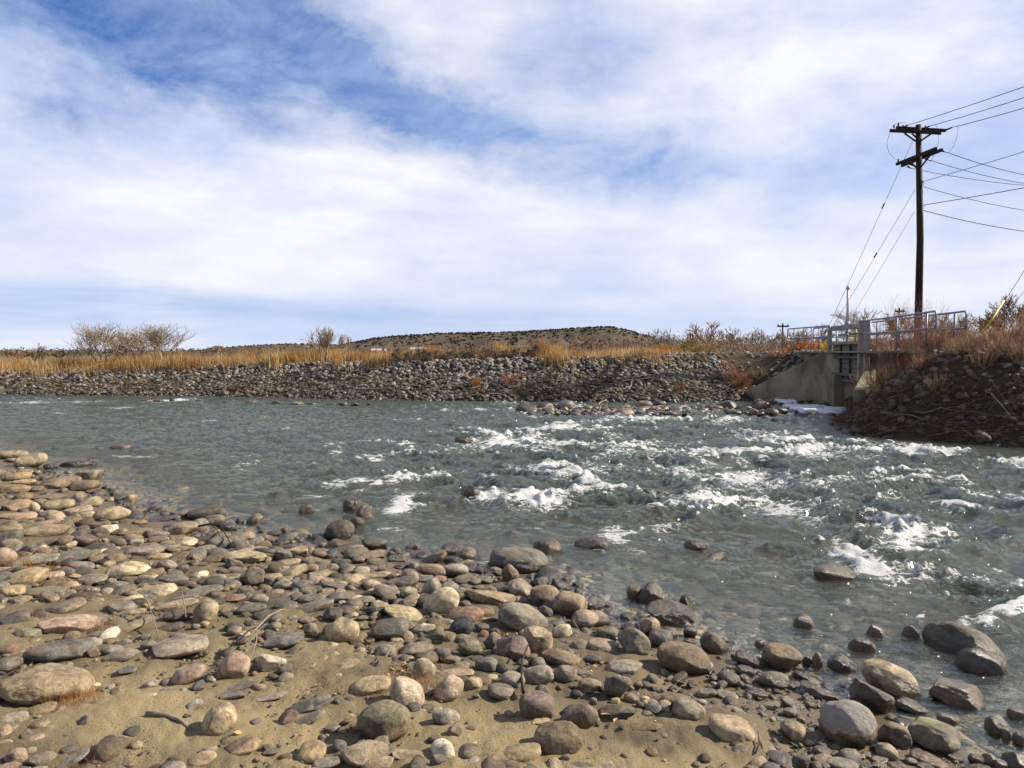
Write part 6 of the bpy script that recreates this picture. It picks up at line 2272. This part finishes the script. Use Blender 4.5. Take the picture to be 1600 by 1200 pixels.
jumper([(1391, 207), (1386, 222), (1389, 238), (1397, 247), (1404, 251)], 37)
jumper([(1453, 197), (1461, 195), (1465, 202), (1466, 218), (1464, 232), (1455, 251)], 35.5)
jumper([(1497, 196), (1496, 210), (1490, 228), (1483, 238)], 35.2)
jumper([(1397, 195), (1404, 192), (1412, 191), (1417, 195)], 36.6)
jumper([(1440, 291), (1443, 288), (1443, 284)], 35.7)
jumper([(1440, 328), (1443, 325), (1446, 321)], 35.7)


def wire(name, a, b, ext, sag, r, label, cat='power line', n=26, group='overhead wires'):
    """hanging wire from a through b, carried on past the frame"""
    a, b = np.array(a), np.array(b)
    e = a + (b - a) * ext
    pts = []
    for k in range(n):
        t = k / (n - 1)
        p = a + (e - a) * t
        p[2] += -sag * 4 * t * (1 - t)
        pts.append(p)
    return tube_obj(name, pts, r, M['wire'], None, 5, label=label, cat=cat, group=group)


wire('power_line', P(1419, 195.5, 36.4), P(1600, 127, 29.5), 3.2, .25, .0165, 'topmost wire rising right from the upper crossarm')
wire('power_line', P(1453, 197, 35.7), P(1600, 144, 29.5), 3.2, .25, .0165, 'middle of the three wires from the upper crossarm')
wire('power_line', P(1488, 199, 35.4), P(1600, 161, 30.2), 3.6, .25, .0165, 'lowest of the three wires from the upper crossarm')
wire('power_line', P(1478, 237.5, 34.9), P(1600, 258, 37.5), 2.6, .50, .0165, 'highest sagging wire from the right tip of the lower crossarm')
wire('power_line', P(1455, 251, 35.6), P(1600, 272, 38), 2.4, .48, .0145, 'sagging wire from the middle of the lower crossarm')
wire('power_line', P(1424, 263, 37), P(1600, 277, 39.5), 2.2, .42, .0145, 'faint sagging wire from the left end of the lower crossarm')
wire('power_line', P(1441, 284, 35.8), P(1600, 233.5, 29), 3.0, .1, .013, 'thicker wire rising right from just below the crossarms')
wire('power_line', P(1440, 291, 35.8), P(1600, 314, 38), 2.4, .48, .0145, 'sagging wire just below the thick rising one')
wire('power_line', P(1440, 321, 35.8), P(1600, 290, 30), 3.0, .1, .017, 'second thick rising wire, half way down the wires')
wire('power_line', P(1440, 328, 35.8), P(1600, 346, 37.5), 2.4, .50, .018, 'lowest sagging cable bundle on the pole')


def guy(p0, p1, r, label, ins=None):
    p0, p1 = np.array(p0), np.array(p1)
    e = empty('guy_wire', p1, label, 'guy wire', 'guy wires of the power pole')
    tube_obj('strand', [p0, (p0 + p1) / 2 + np.array([0, 0, -.05]), p1], r, M['wire'], e, 5)
    if ins is not None:
        q = p0 + (p1 - p0) * ins
        u = (p1 - p0) / np.linalg.norm(p1 - p0)
        tube_obj('guy_insulator', [q - u * .16, q + u * .13], .036, M['iron'], e, 8)
    return e


def guy_anchor(px, D):
    a = at_D(px, D)
    return (a[0], a[1], a[2])


guy(P(1427, 218, 36.0), P(1279, 545, 45), .010, 'longest guy wire from the top of the pole down left', .27)
guy(P(1430, 296, 36.0), P(1278, 548, 44), .010, 'middle guy wire with an insulator half way', .36)
guy(P(1429, 330, 36.0), P(1300, 545, 44), .008, 'lowest thin guy wire behind the white pipe')
g_ = guy(P(1640, 360, 26.0), P(1537, 519, 23.5), .010, 'guy wire with a yellow guard at the right edge')
a_, b_ = np.array(P(1537, 519, 23.5)), np.array(P(1640, 360, 26.0))
tube_obj('guard_sleeve', [a_, a_ + (b_ - a_) * .29], .032, M['yellow'], g_, 8)
guy(P(1640, 400, 26.0), P(1565, 500, 23.5), .007, 'thin second guy wire at the right edge')

# ------------------------------------------------------------------ small poles in the distance
for px, D, top, arm, lab in ((1222, 105, 505, 18, 'distant utility pole with a crossarm left of the railing'), (1175, 150, 521, 0, 'distant plain pole left of the crossarm pole'), (1078, 140, 519, 7, 'distant dark pole over the long pale roof'), (1003, 160, 527, 5, 'distant pole over the pale trailer'),
                             (943, 170, 532, 4, 'distant pole in front of the mesa slope'), (1403, 90, 481, 15, 'distant utility pole seen just left of the tall one')):
    b = at_D(px, D)
    e = empty('utility_pole', b, lab, 'utility pole', 'distant utility poles')
    t_ = CAMZ + (552 - top) / FPX * D
    tube_obj('pole', [(b[0], D, b[2] - .2), (b[0], D, t_)], .0013 * D, M['pole'], e, 8, r1=.001 * D)
    if arm:
        w_ = arm / FPX * D
        bar_mesh('crossarm', (b[0] - w_ / 2, D - .15, t_ - .45), (b[0] + w_ / 2, D - .15, t_ - .45), .2, .22, M['pole'], e, 0)
        for s_ in (-.42, 0, .42):
            tube_obj('insulator', [(b[0] + w_ * s_, D - .15, t_ - .36), (b[0] + w_ * s_, D - .15, t_ - .1)], .06, M['iron'], e, 6)

# ------------------------------------------------------------------ small things on the near sand
def stick(pix, r0, r1, lab, mat='log', lift=.02, seed=0, subs=()):
    rng = np.random.RandomState(seed)
    pts = []
    for (px, py, dz) in pix:
        g = ground_at(px, py, lift)
        g[2] += dz
        pts.append(g)
    if not subs:
        return tube_obj('driftwood_stick', pts, r0, M[mat], None, 8, r1=r1, label=lab, cat='stick', group='driftwood on the near beach')
    e = empty('driftwood_stick', pts[0], lab, 'stick', 'driftwood on the near beach')
    tube_obj('stem', pts, r0, M[mat], e, 7, r1=r1)
    for sp_ in subs:
        q = []
        for (px, py, dz) in sp_:
            g = ground_at(px, py, lift)
            g[2] += dz
            q.append(g)
        tube_obj('twig', q, r0 * .6, M[mat], e, 6, r1=r1 * .6)
    return e


stick([(229, 1119, .012), (245, 1122, .02), (262, 1124, .02), (280, 1130, .018), (297, 1139, .005)], .014, .009, 'curved grey driftwood stick lying on the sand at lower left', seed=1)
stick([(384, 1022, .05), (400, 1002, .08), (420, 985, .10), (440, 972, .09), (452, 967, .06)], .007, .003, 'thin reddish branch leaning over the large pinkish boulder', 'twigred' if False else 'log', seed=2, subs=([(400, 1002, .08), (401, 1016, .06), (394, 1030, .03), (388, 1042, .01)], [(384, 1022, .05), (404, 1006, .09), (418, 994, .09)]))
stick([(818, 1088, .02), (814, 1066, .04), (816, 1048, .07), (826, 1030, .10)], .010, .005, 'dark stick standing between the stones left of the greenish round boulder', 'pole', seed=3)
stick([(230, 960, .10), (238, 978, .08), (249, 1000, .01)], .004, .003, 'thin white stem bent over the long smooth tan stone', seed=4)
stick([(284, 948, .12), (289, 966, .08), (291, 974, .04)], .004, .003, 'short pale stem in front of the upright tan boulder', seed=5)
stick([(602, 1040, .05), (610, 1032, .07), (618, 1026, .08)], .005, .003, 'short white twig above the dry leaf pile', seed=6)
stick([(310, 836, .10), (330, 838, .14), (345, 842, .15), (352, 852, .12), (364, 861, .04)], .012, .005, 'bent dark branch over the cobbles near the shore', 'pole', seed=7, subs=([(345, 842, .15), (356, 838, .19), (366, 836, .2)], [(330, 838, .14), (340, 846, .12), (352, 862, .02)]))
stick([(895, 990, .10), (905, 1000, .07), (915, 1010, .03)], .003, .002, 'fine pale straw over the cream and black cobble', seed=8)
stick([(1180, 1180, .01), (1186, 1168, .02), (1184, 1150, .03)], .005, .002, 'small dark root beside the grainy half buried boulder', 'pole', seed=9, subs=([(1184, 1160, .02), (1190, 1166, .01), (1192, 1172, .0)],))


def near_tuft(px, py, n, h, cols, lab, seed, spread=.06, lean=.5, w=.0012):
    g = ground_at(px, py, None)
    rng = np.random.RandomState(seed)
    x = g[0] + rng.normal(0, spread, n)
    y = g[1] + rng.normal(0, spread * .8, n)
    z = terrain(x, y) - .005
    V, F = blades(x, y, z, rng.uniform(.35, 1, n) * h, w, np.abs(rng.normal(0, lean, n)) + .15, rng)
    C = np.repeat(tint_of(n, cols, rng, .3), 5, axis=0)
    return centred('grass_tuft', V, F, M['grass'], (g[0], g[1], g[2]), {'tint': ('FLOAT_COLOR', C)}, False, label=lab, cat='grass tuft', kind='stuff')


OG = [(.50, .22, .07), (.56, .30, .11), (.40, .16, .06)]
near_tuft(26, 884, 420, .17, OG, 'bright orange dry grass against the pink boulder at the left edge', 1, .11)
near_tuft(68, 895, 260, .10, OG, 'low orange grass right of the pink boulder at left', 2, .12)
near_tuft(12, 832, 260, .07, OG, 'flat orange grass patch at the left edge above the slate bowl rock', 3, .16)
near_tuft(112, 1092, 320, .09, OG, 'orange grass at the foot of the cracked tan block', 4, .07)
near_tuft(146, 1185, 260, .06, [(.34, .12, .08), (.42, .2, .12), (.28, .1, .07)], 'reddish weed patch on the sand near the bottom left', 5, .06, .7, .001)
near_tuft(150, 985, 220, .09, [(.30, .15, .10), (.4, .22, .14), (.24, .12, .08)], 'dead brown weeds between the pink and the long tan stone', 6, .07, .7, .001)
near_tuft(42, 968, 160, .08, [(.30, .15, .10), (.4, .22, .14)], 'brown dead weeds behind the slate stone at left', 7, .07, .7, .001)
near_tuft(285, 958, 160, .09, [(.45, .34, .2), (.35, .22, .12)], 'pale frayed roots on the tan boulder with twigs', 8, .05, .8, .0012)
near_tuft(645, 1075, 520, .07, [(.40, .22, .12), (.5, .32, .18), (.30, .15, .08)], 'tangled brown straw between the two beige boulders', 9, .09, 1.0, .0012)
near_tuft(585, 1085, 300, .05, [(.40, .20, .12), (.28, .12, .08)], 'reddish brown straw in front of the long tan stone', 10, .08, 1.0, .001)
near_tuft(556, 1140, 140, .06, [(.30, .15, .10), (.4, .22, .14)], 'few dark hairs of dead grass left of the biggest round boulder', 11, .05, .8, .001)

# dry leaves
def leaves(n, cx, cy, sx, sy, label, seed, single=None):
    rng = np.random.RandomState(seed)
    V0, F0 = [], []
    base = 0
    out = np.array([(0, -1, 0), (.45, -.4, .05), (.55, .2, .12), (.2, .7, .1), (0, 1.1, .02), (-.2, .7, .1), (-.55, .2, .12), (-.45, -.4, .05), (0, 0, -.04)])
    Fq = [(8, i, (i + 1) % 8) for i in range(8)]
    for k in range(n):
        px, py = rng.normal(cx, sx), rng.normal(cy, sy)
        g = ground_at(px, py, None)
        s = rng.uniform(.010, .020) if single is None else single
        R = np.array(Matrix.Rotation(rng.uniform(0, 6.28), 3, 'Z') @ Matrix.Rotation(rng.normal(0, .5), 3, 'X') @ Matrix.Rotation(rng.normal(0, .5), 3, 'Y'))
        v = (out * np.array([.8, 1, 2.2])) @ R.T * s + np.array([g[0], g[1], g[2] + s * .6 + .004])
        V0.append(v)
        F0 += [tuple(i + base for i in f) for f in Fq]
        base += 9
    V = np.vstack(V0)
    F = np.array(F0)
    if single is None:
        return centred('leaf_litter', V, F, M['leaf'], tuple(V.mean(0)), None, True, label=label, cat='leaf litter', kind='stuff')
    return centred('dry_leaf', V, F, M['leaf'], tuple(V.mean(0)), None, True, label=label, cat='leaf', group='dry leaves on the sand')


leaves(90, 632, 1052, 26, 9, 'heap of dry brown leaves among stones at bottom centre', 1)
leaves(50, 520, 1078, 22, 8, 'scattered dry leaf scraps on the sand', 2)
leaves(30, 790, 1002, 18, 8, 'leaf scraps under the hump backed boulder', 3)
leaves(24, 930, 1040, 20, 10, 'leaf scraps on wet sand beside the pinkish oblong cobble', 4)
leaves(40, 110, 1010, 60, 30, 'leaf scraps between the stones at lower left', 5)
for i, (px, py, lab) in enumerate(((372, 1151, 'dry leaf leaning on the yellow crusted stone'), (945, 1122, 'orange dry leaf beside the jagged black rock'), (962, 1131, 'dry leaf just right of the orange one by the black rock'), (680, 1132, 'small yellow leaf below the low sunken stone'),
                                  (526, 1090, 'pale dry leaf above the dark slate lump'), (757, 970, 'tan leaf right of the brick pink stone'), (465, 1158, 'dry leaf crumb below the grey tapering stone'), (554, 1123, 'dry leaf at the upper left of the biggest round boulder'))):
    leaves(1, px, py, .1, .1, lab, 20 + i, single=.026)
